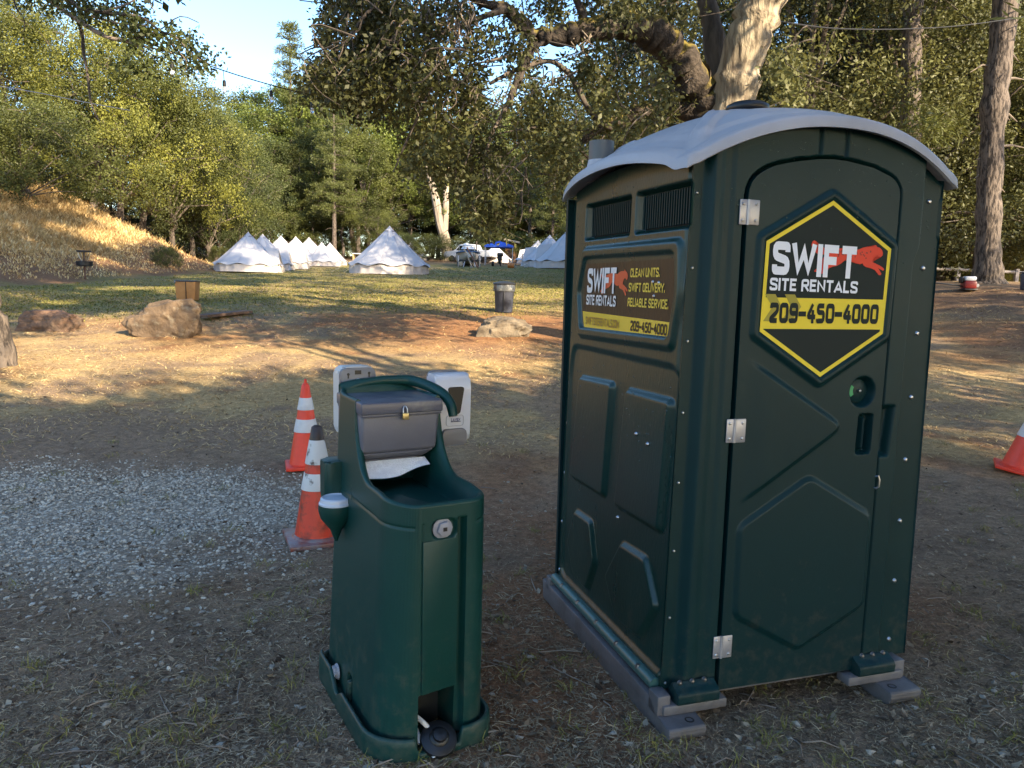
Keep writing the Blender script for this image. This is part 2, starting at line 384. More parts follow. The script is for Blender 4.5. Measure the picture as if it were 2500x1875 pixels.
ad = t_.nodes.new('ShaderNodeMath'); ad.operation = 'ADD'; t_.links.new(n1.outputs[0], ad.inputs[0]); t_.links.new(n2.outputs[0], ad.inputs[1])
mr = t_.nodes.new('ShaderNodeMapRange'); mr.inputs[1].default_value = .7; mr.inputs[2].default_value = 1.3; mr.inputs[3].default_value = .45; mr.inputs[4].default_value = 1.6
t_.links.new(ad.outputs[0], mr.inputs[0])
vm = t_.nodes.new('ShaderNodeVectorMath'); vm.operation = 'SCALE'
t_.links.new(ca.outputs['Color'], vm.inputs[0]); t_.links.new(mr.outputs[0], vm.inputs['Scale']); t_.links.new(vm.outputs[0], b_.inputs['Base Color'])
bp = t_.nodes.new('ShaderNodeBump'); bp.inputs['Strength'].default_value = .7; bp.inputs['Distance'].default_value = .03
t_.links.new(ad.outputs[0], bp.inputs['Height']); t_.links.new(bp.outputs[0], b_.inputs['Normal'])
ground = faces_np('ground', np.stack([GX, GY, GZ], -1).reshape(-1, 3), np.stack([a, a+1, a+nx_+1, a+nx_], 1), M_ground)
tag(ground, kind='structure')
sc_ = soil(GX, GY).reshape(-1, 3)
at_ = ground.data.attributes.new('soil', 'FLOAT_COLOR', 'POINT'); at_.data.foreach_set('color', np.c_[np.clip(sc_, 0, 1), np.ones(len(sc_))].astype(np.float32).ravel())

# ================================================================== PORTABLE TOILET
M_green = mat('toilet_green_plastic', (.0018, .021, .024), .44, (.0026, .025, .027), 3, bump=.06, bscale=260, rvar=.08, spec=.22, dust=.22)
M_greend = mat('toilet_door_plastic', (.0022, .023, .026), .44, (.0018, .020, .023), 2.5, bump=.06, bscale=260, rvar=.08, spec=.22, dust=.22)
M_roof = mat('roof_translucent_white', (.40, .40, .43), .40, (.33, .33, .355), 2.2, bump=.04, bscale=120)
M_skid = mat('grey_skid_plastic', (.125, .120, .128), .5, (.075, .07, .070), 7, bump=.15, bscale=60, ramp=(.4, .75))
M_steel = mat('brushed_steel', (.55, .55, .57), .32, (.42, .42, .44), 30, metal=1.)
M_alu = mat('hinge_aluminium', (.42, .42, .45), .42, (.36, .36, .39), 40, metal=.55)
M_black = mat('black_rubber', (.008, .008, .009), .4)
M_dark = mat('dark_gap', (.004, .006, .006), .8)
M_signdark = mat('sign_dark_vinyl', (.011, .019, .019), .6, spec=.2)
M_signdark2 = mat('side_sign_dark_vinyl', (.014, .014, .014), .30, bump=.22, bscale=25, stretch=(1, 1, .25), spec=.4)
M_yel = mat('sign_yellow_vinyl', (.78, .60, .045), .55, spec=.25)
M_yel2 = mat('side_sign_yellow_vinyl', (.74, .50, .05), .24, bump=.22, bscale=25, stretch=(1, 1, .25), coat=.4)
M_olive = mat('sign_olive_vinyl', (.36, .30, .045), .55, spec=.25)
M_white = mat('sign_white_vinyl', (.78, .80, .86), .55, spec=.25)
M_red = mat('sign_red_vinyl', (.70, .06, .03), .55, spec=.25)
M_bolt = mat('dull_bolt_steel', (.16, .15, .145), .45, metal=.8)
M_pipe = mat('grey_pipe_plastic', (.10, .105, .105), .45)
M_latchg = mat('latch_green_indicator', (.02, .30, .11), .4)

toilet = empty('portable_toilet', (.569, 2.542, 0), rad(17.347), 'dark green portable toilet with a white domed roof and yellow trimmed door sign', 'portable toilet')
TW, TD = 1.10, 1.18
def eave_f(x): u = np.abs((np.asarray(x)-.55)/.56); return 1.942+.166*(1-np.minimum(u, 1.12)**2.2)
def eave_s(y): v = (np.asarray(y)-.56)/.60; return 1.930+.068*(1-np.minimum(v*v, 1.15))
door_top_x = [.2175, .221, .228, .240, .257, .285, .312, .36, .414, .498, .55, .606, .719, .797, .82, .835, .843, .848]
door_top_z = [1.868, 1.893, 1.913, 1.930, 1.945, 1.962, 1.973, 1.986, 1.997, 2.009, 2.012, 2.010, 1.995, 1.970, 1.957, 1.940, 1.925, 1.895]
def dtop(x): return np.interp(x, door_top_x, door_top_z)
door_poly = [(.2175, .107), (.846, .107)]+[(x, z) for x, z in zip(door_top_x[::-1], door_top_z[::-1])]
# --- front frame
def frame_fn(u, v):
    x = u*TW; zt = eave_f(x)+.012; z = .118+v*(zt-.118)
    xr = .932+.022*sstep(1.66, 1.74, z)
    y = .036*(1-sstep(.045, .085, x))+.036*sstep(xr, xr+.035, x)+.012*sstep(.10, .135, x)*(1-sstep(.15, .175, x))*.6
    y = y+.055*(1-sstep(-.0, .010, sdf(door_poly, x, z)-.004))
    y = y+.035*emb([(.84, .952), (.84, 1.134), (.906, 1.134), (.893, .952)], x, z, .02)
    for gxx in (.497, .605): y = y+.014*np.exp(-((x-gxx)/.006)**2)*sstep(2.014, 2.03, z)
    tp = .024*(z-.12)/1.82; x = x+tp*(1-sstep(.0, .16, x))-tp*sstep(.95, 1.1, x)
    return x, y, z
P, Fq = grid(frame_fn, 300, 420); faces_np('front_wall', P, Fq, M_green, toilet)
# --- door
hexS = [(.556, 1.872), (.821, 1.716), (.815, 1.410), (.555, 1.255), (.291, 1.416), (.295, 1.723)]
lowH = [(.543, .889), (.828, .728), (.832, .372), (.544, .225), (.264, .388), (.260, .722)]
def door_fn(u, v):
    x = .2185+u*.628; z = .107+v*(dtop(x)-.107)
    d = sdf(hexS, x, z)
    y = -.012*(1-sstep(.020, .042, d))+.007*(1-sstep(.0, .014, d))
    tri = [(.05, 1.44), (.673, 1.07), (.05, .675)]
    y = y-.014*emb(tri, x, z, .026, .05)*sstep(.245, .36, x)
    y = y-.013*emb(lowH, x, z, .026, .03)
    dc = np.hypot(x-.756, z-1.193); y = y+.034*(1-sstep(.043, .060, np.hypot(x-.752, z-1.197)*.55+dc*.45))
    y = y+.034*emb([(.745, .963), (.747, 1.111), (.809, 1.111), (.807, .963)], x, z, .010, .012)
    y = y-.026*np.exp(-((x-.778)/.009)**2)*emb([(.745, .975), (.745, 1.1), (.809, 1.1), (.809, .975)], x, z, .02)
    return x, y-.004, z
P, Fq = grid(door_fn, 260, 520)
def skirt(P, nu, nv, dv):
    P = np.asarray(P); idx = list(range(nu))+[k*nu+nu-1 for k in range(1, nv)]+[(nv-1)*nu+k for k in range(nu-2, -1, -1)]+[k*nu for k in range(nv-2, 0, -1)]
    n0 = len(P); E2 = P[idx]+dv; n = len(idx)
    return np.vstack([P, E2]), [(idx[k], n0+k, n0+(k+1) % n, idx[(k+1) % n]) for k in range(n)]
P2, Fs = skirt(P, 260, 520, np.array([0, .03, 0])); 
M_sidesheen = mat('toilet_side_sheen_plastic', (.0042, .027, .023), .30, (.0056, .032, .027), 6, bump=.10, bscale=120, stretch=(1, 1, .3), rvar=.10, spec=.5, dust=.3)  # left wall: warm sheen of the sunlit ground put into a lighter olive colour
door = faces_np('door', P2, np.vstack([Fq, np.array(Fs)]), M_greend, toilet); door.data.set_sharp_from_angle(angle=rad(45))
# sign on the door
def ring(po, pi, axis, a, b):
    n = len(po); mk = lambda p, q: {'y': (p[0], q, p[1]), 'x': (q, p[0], p[1])}[axis]
    V = [mk(p, b) for p in po]+[mk(p, b) for p in pi]+[mk(p, a) for p in po]+[mk(p, a) for p in pi]
    Fc = []
    for k in range(n):
        q = (k+1) % n; Fc += [(k, q, n+q, n+k), (k, 2*n+k, 2*n+q, q), (n+k, n+q, 3*n+q, 3*n+k)]
    return V, Fc
def inset(poly, d):
    out = []; n = len(poly); P_ = np.array(poly)
    for k in range(n):
        p = P_[k]; a_ = P_[k-1]-p; b__ = P_[(k+1) % n]-p; a_ /= np.linalg.norm(a_); b__ /= np.linalg.norm(b__)
        bi = a_+b__; bi /= np.linalg.norm(bi); s_ = abs(a_[0]*b__[1]-a_[1]*b__[0]); half = math.asin(min(1, math.sqrt((1-a_@b__)/2)))
        out.append(tuple(p+bi*d/math.sin(half)))
    return out
Y0 = -.0098
sign = part('door_sign', [prism(hexS, Y0, Y0+.002, 'y')], M_signdark, toilet)
part('sign_border', [ring(hexS, inset(hexS, .0135), 'y', Y0-.0004, Y0-.0012)], M_yel, sign)
part('phone_band', [prism([(.2990, 1.5335), (.8125, 1.5335), (.8085, 1.4255), (.2945, 1.4255)], Y0-.0004, Y0-.0016, 'y')], M_yel, sign)
def Z2(zx, zy): return (.325+(zx-320)*.000743+(zy-800)*.00006, 1.726-(zy-800-.03*(zx-320))*.000543)
def Z2s(pts): return [Z2(*p) for p in pts]
each('arrow_mark', [prism(Z2s(q), Y0-.0018, Y0-.0024, 'y') for q in ([(262, 1131), (318, 1133), (350, 1215), (302, 1303), (247, 1303), (300, 1215)], [(370, 1134), (425, 1136), (458, 1215), (402, 1304), (346, 1304), (402, 1216)])], M_olive, sign)
cat_z = [(1075, 118), (1080, 100), (1095, 102), (1100, 115), (1135, 130), (1155, 155), (1165, 190), (1160, 215), (1145, 232), (1130, 230), (1115, 215), (1095, 212), (1078, 222), (1065, 243), (1052, 275), (1056, 290), (1085, 303), (1130, 328), (1170, 358), (1176, 378), (1162, 386), (1112, 356), (1130, 390), (1148, 420), (1140, 436), (1120, 436), (1098, 405), (1078, 377), (1040, 360), (985, 346), (962, 324), (958, 304), (930, 315), (880, 305), (850, 285), (800, 266), (775, 272), (740, 310), (700, 335), (660, 345), (620, 362), (605, 387), (590, 406), (560, 420), (530, 433), (514, 428), (525, 412), (480, 403), (474, 390), (520, 352), (570, 322), (590, 297), (588, 262), (600, 232), (612, 203), (560, 213), (510, 206), (485, 183), (463, 155), (453, 110), (464, 75), (480, 61), (498, 70), (492, 95), (480, 112), (492, 145), (522, 178), (560, 184), (610, 170), (660, 158), (720, 145), (790, 135), (850, 150), (910, 155), (960, 130), (1010, 116)]
cat_o = [(x_*.5783+260.6, y_*.5783+758.1) for x_, y_ in cat_z]
def tri_poly(poly, axis, a_):
    bm = bmesh.new(); vs = [bm.verts.new({'y': (p[0], a_, p[1]), 'x': (a_, p[0], p[1])}[axis]) for p in poly]; bm.faces.new(vs); bmesh.ops.triangulate(bm, faces=bm.faces[:], ngon_method='EAR_CLIP'); return bmvf(bm)
cheetah = part('cheetah_emblem', [tri_poly(Z2s(cat_o), 'y', Y0-.0016)], M_red, sign)
spots = []
for k in range(34):
    a_ = random.random(); zx = 665+a_*200; zy = (160+random.random()*95)*.5783+758.1-10*math.sin(a_*3.1)+4
    if not (785 < zx < 800): spots.append(prism([(Z2(zx, zy)[0]+.0028*math.cos(t), Z2(zx, zy)[1]+.0028*math.sin(t)) for t in np.linspace(0, 6.28, 7)[:-1]], Y0-.0018, Y0-.0022, 'y'))
part('cheetah_spots', spots, mat('spot_dark_red', (.18, .015, .01), .5), sign)
def ftext(s, x, z, wd, h, M, off=.03, y=-.0026, sl=0.): return text(s, h, wd, M, sign, M4((1, 0, -sl), (.0, 0, 1), (0, -1, 0), (x, Y0+y, z)), thick=off)
ftext('SWIFT', .322, 1.612, .352, .113, M_white, .25, sl=.02)
ftext('SITE RENTALS', .318, 1.5580, .368, .043, M_white, .21, sl=.012)
ftext('209-450-4000', .325, 1.4455, .462, .071, M_signdark, .25, y=-.0030)
# hinges
for zc in (1.816, 1.069, .273):
    h = part('hinge', [box(.186, .2155, -.0075, -.002, zc-.042, zc+.042, .003), box(.2195, .262, -.0095, -.004, zc-.042, zc+.042, .003), tube([(.2175, -.007, zc-.042), (.2175, -.007, zc+.042)], .0055, 8)], M_alu, toilet)
    each('hinge_screw', [lathe([(.0001, -.004), (.004, -.003), (.006, 0)], 8, (xx, -.0105 if xx > .2175 else -.0085, zc+dz), 'y', capb=False) for xx in (.198, .248) for dz in (-.027, .027)], M_steel, h)
# latch
la = part('latch_dial', [lathe([(.043, .030), (.043, .022), (.040, .020), (.0, .020)], 24, (.751, 0, 1.197), 'y')], M_greend, door)
part('latch_window', [prism([(.751+r*math.cos(t), 1.197+r*math.sin(t)) for r, ts in ((.038, np.linspace(2.5, 3.8, 8)), (.022, np.linspace(3.8, 2.5, 8))) for t in ts], .0185, .0195, 'y')], M_latchg, door)
part('latch_screw', [lathe([(.0001, -.004), (.005, -.002), (.007, .005)], 10, (.758, .014, 1.197), 'y', capb=False)], M_steel, door)
part('padlock_hasp', [tube([(.842, .004, .87), (.852, -.012, .875), (.856, -.014, .86), (.855, -.014, .835), (.846, -.010, .828), (.842, .006, .83)], .004, 6)], M_steel, toilet)
# side walls
sideF = [(.935, 1.724), (.070, 1.722), (.046, 1.547), (.085, 1.346), (.950, 1.334), (1.0, 1.533)]
stk = [(.893, 1.656), (.098, 1.659), (.078, 1.548), (.118, 1.375), (.884, 1.367), (.912, 1.450)]
def side_h(y, z):
    h = -.028*sstep(1.055, 1.085, y)-.010*np.exp(-((y-.048)/.008)**2)
    for yy in ((.49, .932), (.03, .437)): h = h-.04*emb([(yy[0], 1.765), (yy[1], 1.765), (yy[1], 1.913), (yy[0], 1.911)], y, z, .018, .012)
    h = h+.016*emb(sideF, y, z, .026, .03)-.016*emb(inset(sideF, .040), y, z, .022, .02)
    h = h-.013*emb([(1.02, 1.285), (.06, 1.285), (.03, 1.16), (.03, .17), (1.05, .17), (1.045, 1.16)], y, z, .03, .05)
    for pl_ in ([(.925, 1.150), (.567, 1.164), (.600, .679), (.975, .673)], [(.442, 1.158), (.077, 1.165), (.108, .684), (.488, .673)]): h = h+.022*emb(pl_, y, z, .030, .025)
    for pl_ in ([(.91, .527), (.722, .531), (.655, .367), (.726, .216), (.880, .216), (.98, .354)], [(.415, .538), (.203, .550), (.100, .400), (.217, .230), (.430, .219), (.545, .357)]): h = h+.020*emb(pl_, y, z, .028, .02)
    return h*sstep(.028, .050, y)
taper = lambda z: .024*(z-.12)/1.82
def side_fn(sgn):
    def fn(u, v):
        y = .030+u*(TD-.030); zt = eave_s(y)+.03; z = .118+v*(zt-.118); h = side_h(y, z)
        x = taper(z)-h
        return (x if sgn < 0 else TW-x), y+.0*z, z
    return fn
P, Fq = grid(side_fn(-1), 300, 420); wl = faces_np('side_wall', P, Fq, M_sidesheen, toilet)
P, Fq = grid(side_fn(1), 160, 220); wr = faces_np('side_wall', P, Fq, M_green, toilet)
part('rear_wall', [box(.02, TW-.02, TD-.03, TD-.008, .118, 1.96)], M_green, toilet)
part('interior_floor', [box(.03, TW-.03, .06, TD-.04, .06, .115)], M_skid, toilet)
for wobj, X in ((wl, lambda z, d: taper(z)+d), (wr, lambda z, d: TW-taper(z)-d)):
    for (ya, yb) in ((.50, .922), (.04, .427)):
        sl = []; nS = 23 if ya > .2 else 22
        for k in range(nS):
            yy = ya+(yb-ya)*(k+.5)/nS; xx = X(1.84, .030)
            sl.append(box(xx-.006, xx+.006, yy-.0032, yy+.0032, 1.778, 1.90))
        xx = X(1.84, .040); sl.append(box(xx-.0015, xx+.0015, ya-.004, yb+.004, 1.774, 1.906))
        g = part('vent_grille', sl[:-1], M_green, wobj); part('vent_screen', sl[-1:], M_dark, wobj)
def rivets(pts, axis, sgn, r=.0095):
    return [lathe([(.0001, sgn*.006), (r*.55, sgn*.0052), (r*.9, sgn*.002), (r*1.1, -sgn*.003)], 10, p, axis, capb=False) for p in pts]
zr = [1.894-.2477*k for k in range(8)]
each('rivet', rivets([(taper(z)+.024, 1.085+.035*(1.894-z)/1.73, z) for z in zr], 'x', -1), M_steel, toilet)
each('rivet', rivets([(1.018+.0*k, .034, 1.898-.2445*k) for k in range(8)], 'y', -1), M_steel, toilet)
each('rivet', rivets([(taper(z)+.022, .036, z-.02) for z in zr], 'y', -1, .006), M_steel, toilet)
each('rivet', rivets([(taper(1.56)-.003, y_, z_) for y_, z_ in ((.262, 1.578), (.216, 1.575), (.248, 1.527))]+[(taper(.9)-.012, .310, 1.005), (taper(.9)-.012, .215, .985)]+[(taper(.6)+.010, .475, .625)], 'x', -1, .008), M_steel, wl)
# side sign
XS = lambda z: taper(z)-.0030
def sprism(poly, d0, d1):
    n = len(poly); V = [(taper(p[1])-.002-d, p[0], p[1]) for d in (d0, d1) for p in poly]
    return V, [(k, (k+1) % n, n+(k+1) % n, n+k) for k in range(n)]+[tuple(range(n-1, -1, -1)), tuple(range(n, 2*n))]
ss = part('side_sign', [sprism(stk, 0, .002)], M_signdark2, toilet)
part('phone_band', [sprism([(.911, 1.4475), (.1035, 1.4385), (.1175, 1.3760), (.883, 1.3675)], .0024, .0032)], M_yel2, ss)
def stext(s, y, z, wd, h, M, off=.03, d=.0048):
    tp = .024/1.82
    return text(s, h, wd, M, ss, M4((0, -1, 0), (tp, 0, 1), (-1, 0, 0), (taper(z)-.002-d, y, z)), thick=off)
M_whites = mat('side_sign_white', (.72, .71, .70), .35); M_yels = mat('side_sign_letters_yellow', (.75, .54, .07), .35); M_reds = mat('side_sign_red', (.62, .085, .035), .35)
stext('SWIFT', .868, 1.530, .300, .106, M_whites, .22)
stext('SITE RENTALS', .870, 1.478, .305, .044, M_whites, .20)
stext('CLEAN UNITS.', .444, 1.596, .237, .034, M_yels, .19)
stext('SWIFT DELIVERY.', .452, 1.5405, .290, .034, M_yels, .19)
stext('RELIABLE SERVICE.', .455, 1.4835, .325, .034, M_yels, .19)
stext('209-450-4000', .420, 1.3905, .290, .040, M_signdark2, .22)
stext('SWIFTSITERENTALS.COM', .868, 1.392, .345, .034, mat('side_sign_web_text', (.30, .17, .03), .3, coat=.3), .2)
def cs(p): # cheetah on the side sign
    zx, zy = p; return (.868-(zx-320)*.300/470*1.02, 1.634-(zy-800)*.106/205)
cp = [cs(p) for p in cat_o]
bm = bmesh.new(); vs = [bm.verts.new((taper(p[1])-.002-.0034, p[0], p[1])) for p in cp]; bm.faces.new(vs); bmesh.ops.triangulate(bm, faces=bm.faces[:], ngon_method='EAR_CLIP'); part('cheetah_emblem', [bmvf(bm)], M_reds, ss)
rd = np.random.default_rng(77); db = MB()
for _ in range(330):
    x_, z_ = .02+1.06*rd.random(), 1.62+.50*rd.random()**.6
    if z_ > eave_f(x_)-.01 or .21 < x_ < .225: continue
    r_ = .0016+.0026*rd.random()**2; y_ = float(frame_fn(np.array(x_/TW), np.array((z_-.118)/(eave_f(x_)+.012-.118)))[1]) if sdf(door_poly, np.array(x_), np.array(z_)) > 0 else float(door_fn(np.array((x_-.2185)/.628), np.array((z_-.107)/(dtop(x_)-.107)))[1])
    db.add(lathe([(.0001, -r_*.6), (r_*.7, -r_*.4), (r_, r_*.2)], 6, (x_, y_, z_), 'y', capb=False))
for _ in range(260):
    yy, zz = .06+1.0*rd.random(), .8+1.15*rd.random()**.7; zz = min(zz, float(eave_s(yy))); r_ = .0016+.0026*rd.random()**2; x_ = taper(zz)-float(side_h(np.array(yy), np.array(zz)))
    db.add(lathe([(.0001, -r_*.6), (r_*.7, -r_*.4), (r_, r_*.2)], 6, (x_, yy, zz), 'x', capb=False))
db.build('water_droplets', mat('water_drops', (.02, .05, .05), .05, spec=.8), toilet)['kind'] = 'stuff'
# roof
NU, NV = 140, 140
def roof_fn(u, v):
    U = u*2-1; V_ = v*2-1
    x = .55+(.606-.048*np.abs(V_)**3.5)*U; yf = -.045+.055*U*U; yb = 1.20-.07*U*U; y = yf+(yb-yf)*v
    au = np.abs(U); av = np.abs(V_)
    z = 1.942+.166*(1-au**2.2)+.068*(1-V_**2)*au**2+.042
    bul = (1-au**2.0)**1.15*(1-av**2.2)
    z = z+.108*bul
    # pressed ribs: cross diagonals, raised rim along the eaves
    dg = np.abs(au-av*1.0); z = z+.020*(1-sstep(.045, .085, dg))*sstep(.30, .55, au)*(1-sstep(.80, .93, np.maximum(au, av)))
    z = z-.012*sstep(.80, .84, np.maximum(au, av))*(1-sstep(.90, .95, np.maximum(au, av)))+.006*sstep(.93, .97, au)
    z = z+.012*(1-sstep(.24, .29, np.maximum(au, av)))+.008*(sstep(.50, .53, np.abs(V_))*(1-sstep(.60, .63, np.abs(V_))))*(av < au)*sstep(.3, .4, au)*(1-sstep(.74, .8, au))
    # gutter notch next to the front corners
    z = z-.013*np.exp(-((V_+.90)/.06)**2)*sstep(.90, .98, au)
    return x, y, z
P, Fq = grid(roof_fn, NU, NV); n0 = len(P)
idx = list(range(NU))+[k*NU+NU-1 for k in range(1, NV)]+[(NV-1)*NU+k for k in range(NU-2, -1, -1)]+[k*NU for k in range(NV-2, 0, -1)]
n = len(idx); e0 = P[idx]; c_ = np.array([.55, .59, 0]); outw = e0-c_; outw[:, 2] = 0; outw /= np.linalg.norm(outw, axis=1)[:, None]
e1 = e0+outw*.006+np.array([0, 0, -.010]); e2 = e0+outw*.010+np.array([0, 0, -.042]); e3 = e2-outw*.012; e4 = e0-outw*.02+np.array([0, 0, -.016]); e5 = e0-outw*.11+np.array([0, 0, -.002])
Vv = np.vstack([P, e1, e2, e3, e4, e5]); Fr = []
prev = idx
for lv in range(5):
    cur = [n0+lv*n+k for k in range(n)]; Fr += [(prev[k], cur[k], cur[(k+1) % n], prev[(k+1) % n]) for k in range(n)]; prev = cur
roof = faces_np('roof', Vv, np.vstack([Fq, np.array(Fr)]), M_roof, toilet); roof.data.set_sharp_from_angle(angle=rad(50))
part('roof_vent_cap', [lathe([(.055, 2.23), (.060, 2.280), (.080, 2.284), (.088, 2.294), (.085, 2.312), (.066, 2.322), (.0, 2.325)], 28, (.575, .57, 0))], M_black, toilet, 60)
part('vent_pipe', [lathe([(.056, 2.10), (.056, 2.200), (.050, 2.200), (.050, 2.15)], 24, (.10, .97, 0), capb=False)], M_pipe, toilet, 40)
part('vent_pipe_collar', [lathe([(.080, 2.01), (.066, 2.07), (.0575, 2.118), (.055, 2.118)], 24, (.10, .97, 0), capb=False, capt=False)], M_roof, toilet, 40)
# base: bottom rail, skids, flanges, feet
rail = part('bottom_rail', [tube([(-.006, .055, .128), (-.006, 1.10, .128)], .024, 12)], mat('rail_green', (.05, .12, .11), .3), toilet)
each('bolt', [lathe([(.0001, .012), (.008, .010), (.011, .0), (.013, -.004)], 8, (-.020, y_, .140), 'z', capb=False) for y_ in (.17, .36, .56, .77, .97)], M_bolt, rail)
for s_ in (0, 1):
    fx = lambda x: x if s_ == 0 else TW-.095-x
    fxs = lambda a_, b__: (min(fx(a_), fx(b__)), max(fx(a_), fx(b__)))
    prof_ = rpoly([(-.118, .026), (-.100, -.002), (1.175, -.002), (1.19, .095), (.01, .100), (.0, .058), (-.118, .056)], .012, 3)
    xa, xb = fxs(-.040, .105)
    sk = part('skid', [prism(prof_, xa, xb, 'x', r=.006)], M_skid, toilet)
    xa, xb = fxs(-.040, .012); each('end_block', [box(xa, xb, -.028, .045, .05, .128, .006), box(xa, xb, 1.09, 1.14, .06, .135, .010)], M_skid, sk)
    part('tie_down_hole', [lathe([(.017, .0), (.017, .004), (.012, .0045), (.012, .0)], 16, (fx(.062), -.075, .0535), 'z', capt=False), lathe([(.012, 0), (.012, .003)], 16, (fx(.062), -.075, .0535), 'z')], M_black, sk)
    xa, xb = fxs(-.02, .235); part('front_sill', [box(xa, xb, -.040, .03, .058, .094, .006)], M_skid, toilet)
    xa, xb = fxs(.028, .196); part('front_flange', [prism(rpoly([(-.052, .096), (.0, .090), (.03, .12), (.0, .165), (-.02, .148), (-.050, .136)], .010, 3), xa, xb, 'x', r=.004), ], M_green, toilet)
    each('bolt', [lathe([(.0001, -.008), (.006, -.006), (.008, 0), (.010, .004)], 8, (fx(q_), -.010, .160), 'y', capb=False) for q_ in (.055, .105, .155)], M_bolt, toilet)

# ================================================================== HAND WASH STATION
M_hw = mat('handwash_green_plastic', (.0046, .038, .033), .40, (.0055, .044, .038), 4, bump=.06, bscale=180, rvar=.06, spec=.34, dust=.3)
M_hwin = M_hw
M_tow = mat('dispenser_grey_plastic', (.098, .100, .128), .42, (.112, .115, .142), 9, bump=.05, bscale=200)
M_towlid = mat('dispenser_lid_dusty', (.085, .088, .115), .35, (.24, .225, .21), 5, bump=.05, bscale=200, ramp=(.52, .72))
M_wplas = mat('white_glossy_plastic', (.62, .63, .68), .28)
M_wside = mat('white_warm_plastic', (.60, .58, .56), .4)
M_gplas = mat('mid_grey_plastic', (.17, .17, .185), .45)
M_plug = mat('grey_plug', (.24, .24, .27), .5)
M_blue = mat('logo_navy', (.012, .018, .11), .4)
HW0 = (-.28, 2.75, 0)
hw = empty('handwash_station', HW0, rad(29), 'green free standing hand wash station with grey towel box and open basin', 'hand wash station')
X0, X1, YF, YB = -.338, .045, -.385, .30
def perim(n, off=0.):
    """rounded rectangle, constant spacing, as arrays x,y,nx,ny"""
    def rr(x0, x1, y0, y1, rf, rb):
        pts = []
        for cx_, cy_, r, a0 in ((x1-rf, y0+rf, rf, -90), (x1-rb, y1-rb, rb, 0), (x0+rb, y1-rb, rb, 90), (x0+rf*1.6, y0+rf*1.6, rf*1.6, 180)):
            for a_ in np.linspace(a0, a0+90, 17): pts.append((cx_+r*math.cos(rad(a_)), cy_+r*math.sin(rad(a_))))
        return np.array(pts)
    p = rr(X0-off, X1+off, YF-off, YB+off, .085+off*.6, .06+off*.5); p = np.vstack([p, p[:1]])
    L = np.r_[0, np.cumsum(np.linalg.norm(np.diff(p, axis=0), axis=1))]; s = np.linspace(0, L[-1], n, endpoint=False)
    x = np.interp(s, L, p[:, 0]); y = np.interp(s, L, p[:, 1])
    tx = np.roll(x, -1)-np.roll(x, 1); ty = np.roll(y, -1)-np.roll(y, 1); l = np.hypot(tx, ty)
    return x, y, ty/l, -tx/l
def ztop(x, y):
    g = 1-np.sqrt(np.clip(1-np.clip((y+.13)/.19, 0, 1)**2, 0, 1))
    z = .852+.278*g+.012*sstep(-.38, -.2, y)*(1-g)
    return z+.045*np.clip(1-((x+.16)/.20)**2, 0, 1)*sstep(.2, .29, y)
NP = 520
px_, py_, nx2, ny2 = perim(NP)
NVh = 250
vv = np.linspace(0, 1, NVh)[:, None]; zt = ztop(px_, py_)[None, :]
Z = .045+vv*(zt-.045); Xh = np.broadcast_to(px_, Z.shape); Yh = np.broadcast_to(py_, Z.shape)
front = ((ny2 < -.95) & (py_ < -.3))[None, :]; left = ((nx2 < -.95))[None, :]
dep = np.zeros(Z.shape)
dep = dep+front*(.032*emb([(-.080, .0), (-.080, .803), (-.056, .803), (-.056, .0)], Xh, Z, .010)+.0*Z)
dep = dep+front*.15*emb([(-.212, .0), (-.212, .218), (-.079, .228), (-.079, .0)], Xh, Z, .006)
dep = dep+front*(.004*np.exp(-((Xh+.206)/.0025)**2)*(Z < .80)*(Z > .2)+.016*emb([(-.172, .745), (-.172, .803), (-.09, .803), (-.09, .745)], Xh, Z, .010, .02))
dep = dep+.004*np.exp(-((Z-.785)/.004)**2)*(~front)
dep = dep+left*.045*emb(rpoly([(-.05, .03), (-.05, .15), (.005, .15), (.005, .03)], .028), Yh, Z, .010)
lean = .055*np.clip(Z/1.13, 0, 1)*sstep(-.2, .9, -nx2)[None, :]+.0*Z
Xo = Xh-dep*nx2+lean; Yo = Yh-dep*ny2
rings = [np.stack([Xo, Yo, Z], -1)]
# rim roll and basin
cxb, cyb = -.165, -.10
def inner(d, dz): return np.stack([px_-d*nx2+lean[-1], py_-d*ny2, zt[0]+dz], -1)[None]
rings += [inner(.004, .006), inner(.012, .009), inner(.020, .004)]
base_in = inner(.024, -.006)[0]
for t in np.linspace(.02, 1, 40):
    q = base_in.copy(); s_ = 1-t
    q[:, 0] = cxb+(base_in[:, 0]-cxb)*s_; q[:, 1] = cyb+(base_in[:, 1]-cyb)*s_
    zf_ = .785+.03*t
    k = 1-sstep(0, .16, np.full(NP, t)); q[:, 2] = zf_+(base_in[:, 2]-zf_)*k; rings.append(q[None])
Vh = np.vstack([r.reshape(-1, NP, 3) for r in rings]); K = len(Vh)
i, j = np.meshgrid(np.arange(NP), np.arange(K-1)); a = (j*NP+i).ravel(); b2 = (j*NP+(i+1) % NP).ravel()
body = faces_np('body', Vh.reshape(-1, 3), np.stack([a, b2, b2+NP, a+NP], 1), M_hw, hw); body.data.set_sharp_from_angle(angle=rad(60))
